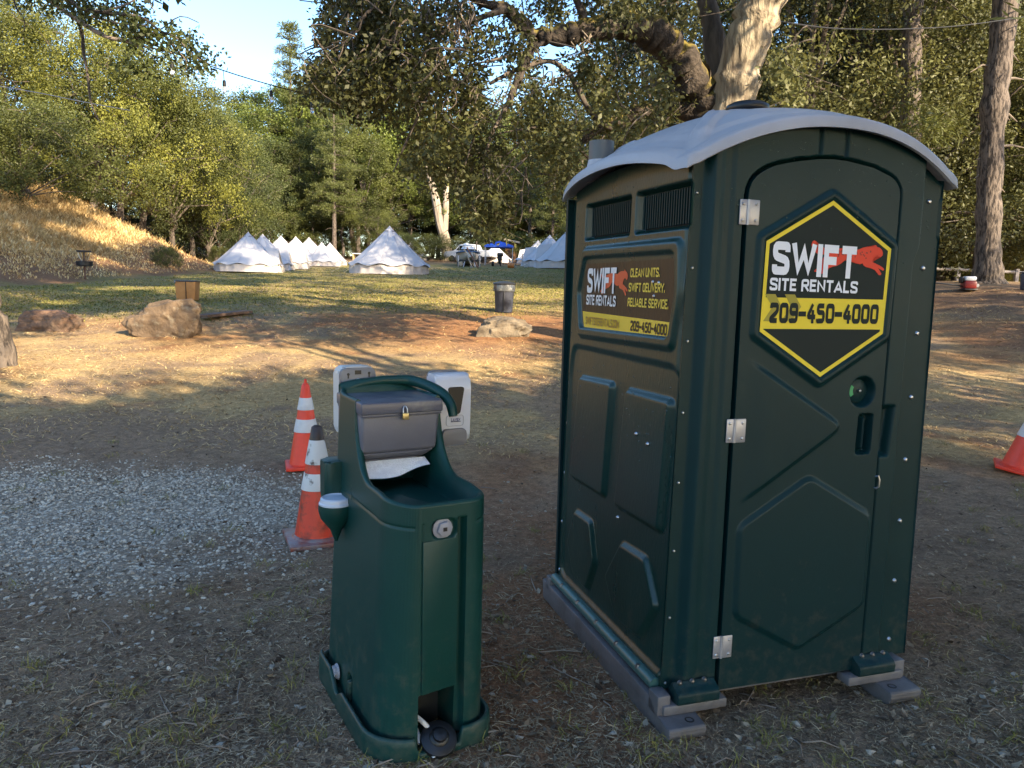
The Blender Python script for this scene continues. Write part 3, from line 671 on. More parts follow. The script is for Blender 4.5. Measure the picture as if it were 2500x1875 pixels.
# base tray with lip
lip = np.ones(NP); fr = (ny2 < -.9) & (py_ < -.3); lip = lip-.8*fr*sstep(-.232, -.215, px_)*(1-sstep(-.082, -.066, px_))
lf = nx2 < -.9; lip = lip-.5*lf*np.exp(-((py_-.03)/.035)**2)+.45*lf*sstep(.07, .12, py_)+.25*lf*(1-sstep(-.25, -.06, py_))*0
tr = []
for d, z, k in ((.026, -.003, 0), (.033, .004, 0), (.035, .03, .2), (.034, .06, .8), (.032, .084, 1), (.028, .091, 1), (.021, .092, 1), (.016, .086, 1), (.012, .062, .6), (.007, .050, 0), (-.012, .048, 0)):
    zz_ = np.where(np.full(NP, k) > 0, .030+(z-.030)*lip, z) if k > .5 else np.full(NP, z)
    zz_ = np.minimum(zz_, np.maximum(.03, z*np.maximum(lip, .4))) if k == 0 and d < .02 else zz_
    tr.append(np.stack([px_+d*nx2, py_+d*ny2, zz_], -1))
Vt = np.array(tr); K = len(Vt); i, j = np.meshgrid(np.arange(NP), np.arange(K-1)); a = (j*NP+i).ravel(); b2 = (j*NP+(i+1) % NP).ravel()
faces_np('base_tray', Vt.reshape(-1, 3), np.stack([a, b2, b2+NP, a+NP], 1), M_hw, hw)
part('pump_floor', [box(-.215, -.075, YF-.03, YF+.14, .018, .030, .003)], M_hw, hw)
# front panel and plug
part('front_panel', [prism(rpoly([(-.203, .224), (-.203, .74), (-.082, .742), (-.082, .234)], .004, 2), YF-.0035, YF+.004, 'y', r=.0015)], M_hw, hw)
hexp = lambda r, c, t0=0.: [(c[0]+r*math.cos(t0+k*math.pi/3), c[1]+r*math.sin(t0+k*math.pi/3)) for k in range(6)]
pl_ = part('drain_plug', [lathe([(.034, .0), (.034, -.006), (.028, -.008)], 24, (-.132, YF+.012, .774), 'y'), prism(hexp(.0265, (-.128, .774), .2), YF-.008, YF+.006, 'y', r=.002)], M_plug, hw)
part('plug_socket', [box(-.136, -.122, YF-.0085, YF-.006, .768, .781)], M_black, pl_)
part('side_plug', [lathe([(.030, -.004), (.026, -.012)], 20, (X0+.002, .105, .105), 'x'), prism(hexp(.024, (.105, .105)), X0-.020, X0-.004, 'x', r=.002)], M_plug, hw)
part('side_pocket_fin', [box(X0-.004, X0+.03, -.034, -.010, .05, .13, .010)], M_hw, hw)
# foot pump
R_ = Matrix.Translation((-.146, YF-.012, .062)) @ Matrix.Rotation(rad(33), 4, 'X') @ Matrix.Rotation(rad(-4), 4, 'Y')
fp = MB(); fp.add(lathe([(.060, -.030), (.062, -.022), (.056, -.018), (.056, -.010), (.062, -.004), (.060, .008), (.048, .014), (.034, .016), (.030, .022), (.024, .025), (.022, .034), (.014, .037), (0., .037)], 28), R_)
fpump = fp.build('foot_pump', M_black, hw, 40)
each('screw', [lathe([(.0001, .004), (.006, .002), (.007, 0)], 8, q_, 'z', capb=False) for q_ in ((-.078, YF-.028, .034), (-.212, YF-.01, .036), (-.18, YF-.052, .034))], M_steel, fpump)
each('pump_hose', [tube([(-.20, YF+.06, .12), (-.185, YF+.03, .11), (-.165, YF+.02, .085)], .008, 8), tube([(-.20, YF+.01, .05), (-.205, YF+.06, .085)], .010, 8)], M_wside, fpump)
part('pump_cavity_shade', [box(-.211, -.080, YF+.145, YF+.149, .03, .226)], M_dark, hw)  # near-black plate paints the shade inside the pump opening
# left side cup and bracket
cup = part('side_cup', [lathe([(.006, .60), (.022, .645), (.040, .668), (.056, .690), (.064, .718), (.063, .742), (.055, .742)], 28, (X0+.006, .14, 0))], M_hw, hw, 50)
part('cup_lid', [lathe([(.062, .742), (.062, .748), (.058, .752), (.056, .764), (.050, .768), (.044, .764), (.0, .766)], 28, (X0+.006, .14, 0))], mat('cup_lid_pale', (.50, .54, .62), .25), cup)
part('side_bracket', [prism(rpoly([(X0-.018, .19), (X0+.09, .19), (X0+.09, .29), (X0-.018, .29)], .03, 5), .74, .885, 'z', r=.012)], M_hw, hw)
# towel box
tb = part('towel_dispenser', [frustum((-.134, .155, .946), (.288, .290), (-.127, .155, 1.094), (.300, .300), .014, 3), frustum((-.150, .165, .908), (.250, .20), (-.135, .155, .946), (.284, .286), .010, 3), box(-.266, -.05, .05, .25, .900, .915, .004)], M_tow, hw, 40)
part('dispenser_lid', [box(-.281, .030, -.004, .306, 1.088, 1.132, .006, 3), box(-.277, .026, .0, .302, 1.078, 1.092, .004)], M_towlid, tb)
pad = empty('padlock', HW0, rad(29), 'small brass padlock hanging on the front of the grey towel box', 'padlock')
part('lock_body', [box(-.134, -.110, -.022, -.010, 1.068, 1.092, .002)], mat('padlock_brass', (.42, .34, .16), .35, metal=.7), pad)
part('shackle', [tube([(-.130, -.016, 1.090), (-.130, -.015, 1.106), (-.126, -.011, 1.114), (-.122, -.008, 1.116), (-.118, -.011, 1.114), (-.114, -.015, 1.106), (-.114, -.016, 1.090)], .0028, 8)], M_steel, pad)
def pap(u, v):
    x = -.262+.240*u+.012*(1-v)*0-.004*v; zt_ = .912; low = .052*(1-.55*sstep(.45, 1.0, u))*(1+.06*np.sin(u*5))
    z = zt_-v*low; y = .045-.05*v*(1-.3*u)+.006*np.sin(u*9+v*2)*v; return x+.01*v, y, z
P, Fq = grid(pap, 40, 14)
pt = faces_np('paper_towel', P, Fq, mat('paper_towel_white', (.66, .67, .70), .9, (.56, .57, .60), 60, bump=.5, bscale=220)); pt.location = HW0; pt.rotation_euler = (0, 0, rad(29))
tag(pt, 'white paper towel sheet hanging out under the grey towel box', 'paper towel')
# soap dispensers
def soap(x0, x1, y0, y1, z0, z1, front_):
    W_ = x1-x0
    if front_:
        prof_s = rpoly([(y0, z0+.03), (y0, z1-.03), (y0+.02, z1), (y1, z1), (y1, z0), (y0+.02, z0)], .02, 4)
        d = part('soap_dispenser', [prism(rpoly([(y0+.006, z0+.02), (y0, z1-.06), (y0+.012, z1-.012), (y0+.035, z1), (y1, z1), (y1, z0), (y0+.02, z0)], .018, 4), x0, x1, 'x', r=.010)], M_wplas, hw, 50)
        fxx = lambda f: x0+.012+(W_-.024)*f; fz = lambda f: z1-(z1-z0)*f
        yw = y0-.0012
        part('soap_window', [prism(rpoly([(fxx(.30), fz(.185)), (fxx(.86), fz(.185)), (fxx(.72), fz(.585)), (fxx(.44), fz(.585))], .014, 4), yw-.002, yw+.018, 'y')], M_black, d)
        part('push_lever', [prism(rpoly([(fxx(.10), fz(.86)), (fxx(.20), fz(.795)), (fxx(.86), fz(.795)), (fxx(.92), fz(.86)), (fxx(.92), fz(1.035)), (fxx(.10), fz(1.035))], .016, 4), y0-.014, y0+.03, 'y', r=.004)], M_gplas, d)
        part('label_outline', [ring(rpoly([(fxx(.26), fz(.60)), (fxx(.86), fz(.60)), (fxx(.86), fz(.76)), (fxx(.26), fz(.76))], .012, 3), rpoly([(fxx(.275), fz(.605)), (fxx(.845), fz(.605)), (fxx(.845), fz(.755)), (fxx(.275), fz(.755))], .011, 3), 'y', yw+.0052, yw+.0012)], mat('label_line_grey', (.38, .39, .43), .4), d)
        text('LAVEX', .012, .040, M_blue, d, M4((1, 0, 0), (0, 0, 1), (0, -1, 0), (fxx(.42), yw-.0008, fz(.685))), thick=.2)
        part('logo_underline', [box(fxx(.42), fxx(.42)+.042, yw-.0012, yw+.004, fz(.697), fz(.690))], M_blue, d)
        part('back_plate', [prism(rpoly([(x0+.004, z0+.02), (x0+.004, z1+.006), (x1-.004, z1+.006), (x1-.004, z0+.02)], .03, 5), y1, y1+.018, 'y', r=.004)], M_gplas, d)
    else:
        d = part('soap_dispenser', [prism(rpoly([(x0, z0), (x0, z1), (x1, z1), (x1, z0)], .03, 5), y0+.020, y1, 'y', r=.016)], M_wside, hw, 50)
        bp_ = part('back_plate', [prism(rpoly([(x0+.001, z0+.01), (x0+.001, z1-.003), (x1-.001, z1-.003), (x1-.001, z0+.01)], .028, 5), y0, y0+.022, 'y', r=.003)], M_gplas, d)
        hl = []
        for fx_, fz_, r in ((.22, .10, .0055), (.80, .09, .0055), (.06, .225, .004), (.95, .21, .004), (.12, .33, .004)): hl.append(lathe([(r, -.0012), (r, .002)], 12, (x0+W_*fx_, y0, z1-(z1-z0)*fz_), 'y'))
        for fx_, fz_ in ((.22, .115), (.80, .105)): hl.append(box(x0+W_*fx_-.0028, x0+W_*fx_+.0028, y0-.0011, y0+.002, z1-(z1-z0)*(fz_+.03)-.004, z1-(z1-z0)*fz_))
        hl.append(box(x0+W_*.40, x0+W_*.58, y0-.0012, y0+.002, z1-.028, z1-.012))
        each('screw_hole', hl, M_black, bp_)
        part('bottle_hole', [lathe([(.014, -.0015), (.014, .0)], 20, (x0+W_*.5, y0, z1-.058), 'y')], M_wplas, bp_)
    return d
soap(.084, .237, .190, .285, .922, 1.198, True)
soap(-.262, -.118, .318, .415, .955, 1.224, False)
part('dispenser_bracket', [box(.035, .09, .255, .285, .95, 1.12, .006)], M_hw, hw)
cv = np.array([(-.268, .286, 1.126), (-.255, .285, 1.143), (-.19, .285, 1.163), (-.11, .285, 1.174), (-.03, .283, 1.172), (.012, .270, 1.170), (.035, .215, 1.164), (.058, .15, 1.152), (.078, .095, 1.134), (.090, .055, 1.100), (.092, .040, 1.052)])
tt = np.linspace(0, 10, 61); cvs = np.stack([np.interp(tt, range(11), cv[:, k]) for k in range(3)], 1)
kk = np.hanning(9); kk /= kk.sum(); sm = np.stack([np.convolve(np.pad(cvs[:, k], 4, 'edge'), kk, 'valid') for k in range(3)], 1)
rr_ = np.interp(tt, [0, 3, 5, 9.3, 10], [.012, .018, .021, .019, .016])
part('faucet', [tube(sm, rr_, 16)], M_hw, hw, 60)

# ================================================================== TRAFFIC CONES
def conemat(name, c, dirt, amt, rough=.45):
    return mat(name, c, rough, dirt, 14, bump=.1, bscale=60, ramp=amt, detail=8)
M_or = conemat('cone_orange', (.80, .050, .018), (.62, .045, .02), (.4, .8)); M_orOld = conemat('cone_orange_dirty', (.60, .042, .014), (.045, .022, .016), (.50, .74))
M_refl = conemat('cone_reflective', (.62, .60, .60), (.52, .50, .50), (.4, .7)); M_wOld = conemat('cone_white_scuffed', (.62, .61, .60), (.09, .06, .045), (.56, .66))
M_baseO = mat('cone_base_orange', (.70, .04, .014), .5); M_baseG = conemat('cone_base_dirty', (.19, .15, .15), (.20, .05, .03), (.40, .62), .35)
M_tipB = conemat('cone_tip_dark', (.030, .020, .016), (.07, .03, .02), (.4, .7))
def cone(px, py, h, rz, bands, mats, label, nub, bw=.185, pos=None):
    p = gp(px, py) if pos is None else np.array(pos)
    t = empty('traffic_cone', (p[0], p[1], float(G(p[0], p[1]))), rz, label, 'traffic cone', 'traffic cones on the ground')
    part('base', [box(-bw, bw, -bw, bw, .004, .034, .008), lathe([(bw*.82, .034), (bw*.78, .042), (.132, .050)], 28, capb=False)], mats['base'], t)
    r = lambda z: .030+(.134-.030)*(1-(z-.045)/(h-.045))**1.03
    bd = bands
    part('cone_body', [lathe([(r(z), z) for z in np.linspace(.040, h-.012, 16)]+[(.026, h-.004), (.020, h)], 36)], mats['body'], t, 50)
    for (a, b, kk_) in bd:
        za, zb = h-(h-.045)*b, h-(h-.045)*a
        part({'r': 'reflective_band', 't': 'tip'}[kk_], [lathe([(r(za)+.0055, za), (r(za)+.006, za+.002), (r(zb)+.0025, zb), (r(zb), zb+.001)], 36, capb=False, capt=False)] if kk_ == 'r' else [lathe([(r(za)+.002, za), (r(zb)+.001, zb-.006), (.016, zb+.004), (.0, zb+.005)], 30, capb=False)], mats[kk_], t, 50)
    if nub: part('tip_nub', [lathe([(.026, h-.006), (.022, h+.006), (.012, h+.012), (.010, h+.040), (.0, h+.044)], 18)], mats['body'], t, 50)
    return t
cone(776, 1318, .70, rad(24), [(0, .125, 't'), (.125, .34, 'r'), (.425, .575, 'r')], dict(body=M_orOld, base=M_baseG, r=M_wOld, t=M_tipB), 'old scuffed traffic cone with dark tip beside the hand wash station', False)
cone(748, 1140, .69, rad(18), [(.17, .32, 'r'), (.44, .60, 'r')], dict(body=M_or, base=M_baseO, r=M_refl), 'bright orange traffic cone standing behind the scuffed dark tipped cone', True, .165)
ck = cone(2484, 1150, .72, rad(40), [(.17, .36, 'r'), (.43, .60, 'r')], dict(body=M_or, base=M_baseO, r=M_refl), 'orange traffic cone leaning in the sun at the right edge beyond the toilet', True); ck.rotation_euler = (0, rad(11), rad(-30))

# ================================================================== ROCKS, BINS AND OTHER THINGS ON THE FIELD
M_rock = mat('boulder_brown_stone', (.13, .098, .066), .9, (.20, .165, .12), 3.2, bump=1., bscale=7, ramp=(.35, .68), detail=9, bdist=.06)
M_rock2 = mat('boulder_lichen_stone', (.12, .082, .052), .9, (.24, .205, .15), 6.5, bump=1., bscale=7, ramp=(.54, .74), detail=9, bdist=.06)
M_rock3 = mat('boulder_red_stone', (.14, .080, .050), .9, (.09, .062, .045), 4, bump=1., bscale=8, ramp=(.4, .65), detail=9, bdist=.06)
from mathutils import noise as mnoise
def boulder(name, px0, px1, py_top, py_base, M, seed, label, depth=.7, shape=None, name2='boulder'):
    p = gp((px0+px1)/2, py_base); Y = p[1]+.25; sc_ = Y*1.0/F_PX
    a = at(px0, py_base, Y); b = at(px1, py_base, Y); Wd = b[0]-a[0]; zt = at((px0+px1)/2, py_top, Y)[2]; z0 = float(G((a[0]+b[0])/2, Y)); H = zt-z0
    bm = bmesh.new(); bmesh.ops.create_icosphere(bm, subdivisions=5, radius=1)
    for v in bm.verts:
        c = v.co.copy(); q = Vector((c.x*1.1+seed*7.1, c.y*1.1, c.z*1.1)); nn = mnoise.fractal(q, .9, 2.1, 4)*.28+mnoise.noise(q*.8)*.20+(mnoise.fractal(q*4, .7, 2, 4)*.060)
        # boxier than a ball
        e = .62; cx_ = math.copysign(abs(c.x)**e, c.x); cy_ = math.copysign(abs(c.y)**e, c.y); cz_ = math.copysign(abs(c.z)**.75, c.z)
        k = (1+nn)*.93; x, y, z = cx_*k*.86, cy_*k*.86, cz_*k
        if shape: z *= np.interp(x, *shape)
        v.co = (x*Wd/2*1.05, y*depth*Wd/2, (z*.66+.30)*H*1.0)
    for f in bm.faces: f.smooth = True
    me = bpy.data.meshes.new(name2); bm.to_mesh(me); bm.free()
    o = link(name2, me, None, M); o.location = ((a[0]+b[0])/2, Y+.1, z0-.03); tag(o, label, 'boulder', 'boulders on the meadow'); return o
boulder('r', 1160, 1302, 772, 826, M_rock, 3.3, 'flat topped tan boulder in the sun in front of the grey bin', .62, ([-1, -.6, .5, 1], [1.1, 1.06, .95, .75]))
boulder('r', 300, 488, 730, 826, M_rock2, 5.1, 'large rounded boulder with pale lichen spots below the cardboard bin', .6, ([-1, -.7, -.1, .6, 1], [.62, .85, 1.0, 1.16, 1.1]))
boulder('r', 28, 192, 752, 812, M_rock3, 8.7, 'reddish pitted boulder between the leaning trunk and the lichen boulder', .65)
boulder('r', 204, 222, 792, 801, M_rock3, 2.2, 'small reddish stone lying right of the pitted boulder', .7, name2='stone')
# grey bin
M_bin = mat('bin_blue_grey_plastic', (.042, .048, .070), .5); M_lid = mat('bin_lid_black', (.02, .022, .026), .5); M_bag = mat('clear_bin_liner', (.075, .08, .09), .25, (.26, .26, .25), 12, ramp=(.55, .7))
p = gp(1230, 762); sb = p[1]/F_PX
tr_ = empty('trash_can', (p[0], p[1], p[2]), 0, 'blue grey round trash can with black lid and clear liner', 'trash can')
hcan = 74*sb
rs_ = hcan; hc6 = hcan*.83
part('can_body', [lathe([(.20*hc6/.6, 0), (.205*hc6/.6, .02), (.235*hc6/.6, hcan*.72), (.25*hc6/.6, hcan*.75), (.245*hc6/.6, hcan*.9)], 32)], M_bin, tr_)
part('can_seam', [box(-.008, .008, -.25*hc6/.6, -.19*hc6/.6, .03, hcan*.7, .002)], M_lid, tr_)
part('liner', [lathe([(.252*hc6/.6, hcan*.70), (.258*hc6/.6, hcan*.68), (.262*hc6/.6, hcan*.78), (.250*hc6/.6, hcan*.90), (.246*hc6/.6, hcan*.93)], 26, capb=False, capt=False)], M_bag, tr_)
part('lid', [lathe([(.27*hc6/.6, hcan*.90), (.275*hc6/.6, hcan*.925), (.25*hc6/.6, hcan*.955), (.12*hc6/.6, hcan*1.0), (0, hcan*1.005)], 32)], M_lid, tr_)
# cardboard bin
p = gp(459, 733); s_ = p[1]/F_PX; cbn = empty('cardboard_bin', p, rad(8), 'square brown cardboard bin with a dark plastic liner over its rim', 'cardboard bin')
wq, hq = 45*s_, 50*s_
part('box_panel', [frustum((0, 0, 0), (wq*.92, wq*.9), (0, 0, hq*.93), (wq*1.05, wq), .012)], mat('cardboard', (.44, .215, .075), .85, (.34, .155, .052), 4, bump=.1, bscale=50), cbn)
part('corner_edge', [box(wq*.02, wq*.06, -wq*.51, -wq*.45, .0, hq*.92)], mat('cardboard_edge_dark', (.05, .03, .02), .9), cbn)
part('liner_rim', [frustum((0, 0, hq*.88), (wq*1.08, wq*1.04), (0, 0, hq*.965), (wq*1.10, wq*1.06), .012)], mat('dark_liner', (.035, .038, .05), .3), cbn)
part('liner_skirt', [box(-wq*.545, -wq*.46, -wq*.53, -wq*.5, hq*.80, hq*.93, .003), box(wq*.46, wq*.545, -wq*.53, -wq*.5, hq*.62, hq*.93, .003)][:1], M_bag, cbn)
# board
a_ = gp(488, 783); b_ = gp(600, 768); c_ = (a_+b_)/2
bo = part('wooden_board', [box(-np.linalg.norm(b_-a_)/2, np.linalg.norm(b_-a_)/2, -.16, .16, 0, .055, .006)], mat('weathered_board', (.17, .10, .065), .85, (.09, .055, .04), 3, bump=.5, bscale=6, stretch=(1, 14, 6)), None)
bo.location = (c_[0], c_[1]+.1, c_[2]+.05); bo.rotation_euler = (0, rad(-3), math.atan2(b_[1]-a_[1], b_[0]-a_[0])); tag(bo, 'weathered brown wooden board lying in the grass beside the lichen boulder', 'board')
# disc golf basket
p = gp(208, 682); sdg = p[1]/F_PX; M_blk = mat('black_painted_steel', (.010, .010, .012), .5); M_rust = mat('rusty_pole', (.10, .045, .03), .8)
dg = empty('disc_golf_basket', p, 0, 'black disc golf basket with hanging chains on a rusty pole', 'disc golf basket')
hz = lambda py: (684-py)*sdg
part('pole', [tube([(0, 0, -.1), (0, 0, hz(617))], 2.0*sdg, 8)], M_rust, dg)
part('top_ring', [lathe([(15*sdg, hz(619)), (16.5*sdg, hz(618)), (16*sdg, hz(615)), (6*sdg, hz(614.5)), (0, hz(614))], 22)], M_blk, dg)
part('basket_ring', [lathe([(14*sdg, hz(653)), (18*sdg, hz(651)), (18.5*sdg, hz(641)), (17*sdg, hz(640.5)), (15*sdg, hz(647)), (0, hz(648))], 22)], M_blk, dg)
each('chain', [tube([(14*sdg*math.cos(t), 14*sdg*math.sin(t), hz(618)), (12*sdg*math.cos(t), 12*sdg*math.sin(t), hz(628)), (5*sdg*math.cos(t), 5*sdg*math.sin(t), hz(642))], .010, 4) for t in np.linspace(0, 6.28, 13)[:-1]], M_steel, dg)

# ================================================================== TENTS
def canvas(name, c, c2):
    return mat(name, c, .85, c2, .8, bump=.25, bscale=5, detail=4)
M_can = canvas('white_canvas', (.50, .49, .505), (.45, .44, .455)); M_wall = canvas('cream_canvas_wall', (.56, .50, .47), (.48, .43, .41)); M_tdark = mat('tent_vent_dark', (.10, .10, .13), .8); M_seam = mat('canvas_seam', (.34, .33, .37), .9)
def make_tent(seed):
    r_ = np.random.default_rng(seed)
    t = empty('bell_tent', (0, 0, 0))
    NP_ = 10; RW = 2.5; RE = 2.56; zW = .52; H = 3.0
    def cone_fn(u, v):
        a = u*2*math.pi; f = 1-v
        k = np.cos(a*NP_)*.5+.5                                    # 1 at the guy seams
        wob = .045*np.sin(a*3+seed)+.03*np.sin(a*7+seed*2)
        r = RE*f**1.0*(1-.045*(1-k)*np.sin(np.pi*np.clip(f, 0, 1)))+.06*k*(f > .93)+wob*f*.6
        z = zW-.10*(1-k)*sstep(.93, 1.0, f)*1.0+.06*k*sstep(.9, 1, f)+(H-zW)*v-.09*np.sin(np.pi*v)*(.6+.4*(1-k))
        r = np.maximum(r, .03)
        return r*np.cos(a), r*np.sin(a), z
    P, Fq = grid(cone_fn, 121, 26); faces_np('tent_roof', P, Fq, M_can, t)
    def wall_fn(u, v):
        a = u*2*math.pi; k = np.cos(a*NP_)*.5+.5; r = RW*(.985+.015*k)+.04*np.sin(a*23+seed)*(.3+v)+.05*(1-v); return r*np.cos(a), r*np.sin(a), -.06+v*(zW+.03)
    P, Fq = grid(wall_fn, 161, 5); faces_np('tent_wall', P, Fq, M_wall, t)
    sm_ = []
    for k in range(NP_):
        a = 2*math.pi*k/NP_; pts = []
        for v in np.linspace(0.01, .97, 9):
            x, y, z = cone_fn(np.array(k/NP_), np.array(v)); pts.append((float(x)*1.004, float(y)*1.004, float(z)+.004))
        sm_.append(tube(pts, .009, 4))
    each('seam', sm_, M_seam, t)
    vents = []
    for k in range(4):
        a = 2*math.pi*(k+.5)/4; x, y, z = cone_fn(np.array((k+.5)/4), np.array(.88)); mt = Matrix.Translation((float(x), float(y), float(z))) @ Matrix.Rotation(a+math.pi/2, 4, 'Z')
        b = MB(); b.add(box(-.14, .14, -.03, .02, -.03, .02, .01), mt); b.build('vent', M_tdark, t)
    part('pole_cap', [lathe([(.06, H-.10), (.05, H-.03), (.012, H+.02), (.0, H+.03)], 10)], M_can, t)
    # door flaps: A-shaped porch on the local -y side
    dv = [(-.75, -2.62, 0), (0, -2.30, 1.75), (0, -1.2, 1.92), (-.78, -2.35, 0), (.75, -2.62, 0), (.78, -2.35, 0)]
    b = MB(); b.add((dv, [(0, 1, 2, 3), (1, 4, 5, 2)])); b.build('porch', M_can, t, smooth=False)
    b = MB(); b.add(([(-.62, -2.50, 0), (0, -2.25, 1.62), (.62, -2.50, 0)], [(0, 1, 2)])); b.build('door_flap', M_wall, t, smooth=False)
    gl = []
    for k in range(NP_):
        a = 2*math.pi*k/NP_; gl.append(tube([(2.6*math.cos(a), 2.6*math.sin(a), .58), (3.7*math.cos(a+.02), 3.7*math.sin(a), -.02)], .006, 3))
    each('guy_line', gl, mat('guy_rope', (.45, .42, .36), .9) if 'guy_rope' not in bpy.data.materials else bpy.data.materials['guy_rope'], t)
    return t
tentA, tentB = make_tent(1), make_tent(4)
def place_tent(src, first, px, py_top, py_base, rz, label, group, zs=1., ws=1.):
    """apex pixel and base pixel row give the distance of a 3 m tent"""
    o = src if first else copy_tree(src)
    q_ = gp(px, py_base); Y = q_[1]+(py_base-py_top)*q_[1]/F_PX*.55
    a = at(px, py_base, Y); z = float(G(a[0], a[1]))
    top = at(px, py_top, Y)[2]; s_ = (top-z)/3.02
    o.location = (a[0], a[1], z); o.rotation_euler = (0, 0, rad(rz)); o.scale = (s_*ws, s_*ws, s_); tag(o, label, 'bell tent', group); return o
LG, RG = 'white bell tents in the left row', 'white bell tents in the right row'
place_tent(tentA, True, 608, 566, 666, 92, 'white bell tent at the near end of the left row, beside the dry hillside', LG)
place_tent(tentB, True, 951, 551, 669, 195, 'largest white bell tent, standing alone in the middle of the meadow', 'white bell tents', ws=1.0)
for k, (px, pt_, pb, rz, lab) in enumerate([(643, 571, 659, 90, 'second white bell tent of the left row, right behind the nearest one'), (687, 575, 657, 94, 'third white bell tent of the left row'), (723, 577, 651, 88, 'fourth white bell tent of the left row'), (755, 579, 648, 96, 'fifth white bell tent of the left row'), (786, 591, 650, 90, 'small looking sixth white bell tent of the left row'), (806, 592, 648, 30, 'white bell tent at the far end of the left row beside the white bench')]):
    place_tent(tentA if k % 2 else tentB, False, px, pt_, pb, rz, lab, LG, ws=.98 if k < 4 else .9)
place_tent(tentA, False, 1006, 587, 636, 200, 'small white bell tent peeking out behind the largest tent', 'white bell tents')
place_tent(tentB, False, 1208, 596, 641, 0, 'white bell tent with its door porch under the blue canopy', 'white bell tents', ws=1.1)
for k, (px, pt_, pb, rz, lab) in enumerate([(1384, 560, 657, -95, 'white bell tent at the near end of the right row, half behind the toilet'), (1340, 573, 652, -100, 'second white bell tent of the right row'), (1312, 586, 645, -98, 'third white bell tent of the right row'), (1296, 588, 637, -94, 'white bell tent at the far end of the right row')]):
    place_tent(tentB if k % 2 else tentA, False, px, pt_, pb, rz, lab, RG)

# ================================================================== VEHICLES AND CAMP GEAR IN THE BACKGROUND
M_wpaint = mat('white_car_paint', (.62, .62, .62), .25); M_glass = mat('dark_glass', (.015, .018, .02), .08); M_tyre = mat('tyre_rubber', (.012, .012, .012), .8)
def wheel(parent, x, y, r, w_=.22):
    w1 = part('wheel', [lathe([(r*.6, -w_/2), (r, -w_/2+.02), (r, w_/2-.02), (r*.6, w_/2)], 20, (x, y, r), 'y')], M_tyre, parent)
    part('rim', [lathe([(r*.58, -w_/2-.006), (r*.5, -w_/2+.02), (0, -w_/2+.03)], 16, (x, y, r), 'y')], M_steel, w1); return w1
p = gp(1146, 641); s_ = p[1]/F_PX
tk = empty('pickup_truck', (p[0], p[1]+2, float(G(p[0], p[1]+2))), rad(-28), 'white extended cab pickup truck parked behind the boat, facing left', 'pickup truck')
prof_t = [(-2.55, .45), (-2.62, .75), (-2.55, 1.02), (-1.35, 1.12), (-.75, 1.72), (.55, 1.75), (.85, 1.15), (2.6, 1.12), (2.65, .5)]
part('truck_body', [prism(rpoly(prof_t, .12, 3), -.86, .86, 'y', r=.05)], M_wpaint, tk)
for sg in (-1, 1):
    ya, yb = sorted((sg*.84, sg*.868))
    each('side_window', [prism([(-1.18, 1.14), (-.70, 1.62), (-.30, 1.64), (-.30, 1.14)], ya, yb, 'y'), prism([(-.20, 1.14), (-.20, 1.64), (.42, 1.64), (.66, 1.14)], ya, yb, 'y')], M_glass, tk)
    for wx in (-1.65, 1.55): wheel(tk, wx, sg*.76, .36)
part('windscreen', [prism([(-1.36, 1.13), (-.79, 1.70), (-.76, 1.70), (-1.31, 1.11)], -.74, .74, 'y')], M_glass, tk)
each('headlight', [box(-2.63, -2.58, yy-.16, yy+.16, .72, .90, .02) for yy in (-.62, .62)], M_alu, tk)
part('bumper', [box(-2.70, -2.55, -.84, .84, .46, .66, .04)], M_alu, tk)
# sail boat on its trailer
p = gp(1146, 652); Yb = p[1]; s_ = Yb/F_PX
M_hull = mat('white_hull_gelcoat', (.55, .55, .54), .3, (.45, .44, .42), 2); M_stripe = mat('hull_blue_stripe', (.03, .09, .22), .4)
bw = 28.5*s_; zb = lambda py: (653-py)*s_
boat = empty('sailboat', (p[0], p[1], p[2]), rad(6), 'white sailing boat seen bow on with a blue stripe, standing on a trailer', 'boat')
def hull(u, v):
    # u along the boat 0 bow .. 1 stern, v 0..1 around from left gunwale to right gunwale
    y = u*6.4; f = np.sin(np.clip(u*1.15, 0, 1)*math.pi/2)**.75; a = (v-.5)*math.pi
    x = bw*np.sign(np.sin(a))*np.abs(np.sin(a))**.7*(.30+.70*f); z = zb(617)-(zb(617)-zb(644))*np.abs(np.cos(a))**.8*(.75+.25*f)
    return x, y, z+.25*(1-f)*np.abs(np.cos(a))
P, Fq = grid(hull, 30, 25); hb = faces_np('hull', P, Fq, M_hull, boat)
part('bow_face', [prism([(bw*.31*math.sin((v-.5)*math.pi), zb(617)-(zb(617)-zb(644))*abs(math.cos((v-.5)*math.pi))**.8*.75+.25*abs(math.cos((v-.5)*math.pi))) for v in np.linspace(0, 1, 13)], -.02, .03, 'y')], M_hull, boat)
part('rub_rail', [tube([(bw*1.02*math.sin(t), 3.2-3.25*math.cos(t)*1.0, zb(616)) for t in np.linspace(-1.57, 1.57, 25)], .06, 6)], M_stripe, boat)
part('deck', [prism([(bw*.98*math.sin(t), 3.3-3.3*math.cos(t)) for t in np.linspace(-1.57, 1.57, 21)]+[(bw*.95, 6.3), (-bw*.95, 6.3)], zb(616.5), zb(614.5), 'z')], M_hull, boat)
cab = part('cabin', [frustum((0, 3.4, zb(615)), (bw*1.45, 3.0), (0, 3.6, zb(602)), (bw*1.15, 2.4), .10)], M_wpaint, boat)
each('cabin_window', [box(bw*x_-.28, bw*x_+.28, 1.88, 1.98, zb(611.5), zb(607.5), .03) for x_ in (-.42, .0, .42)], M_glass, cab)
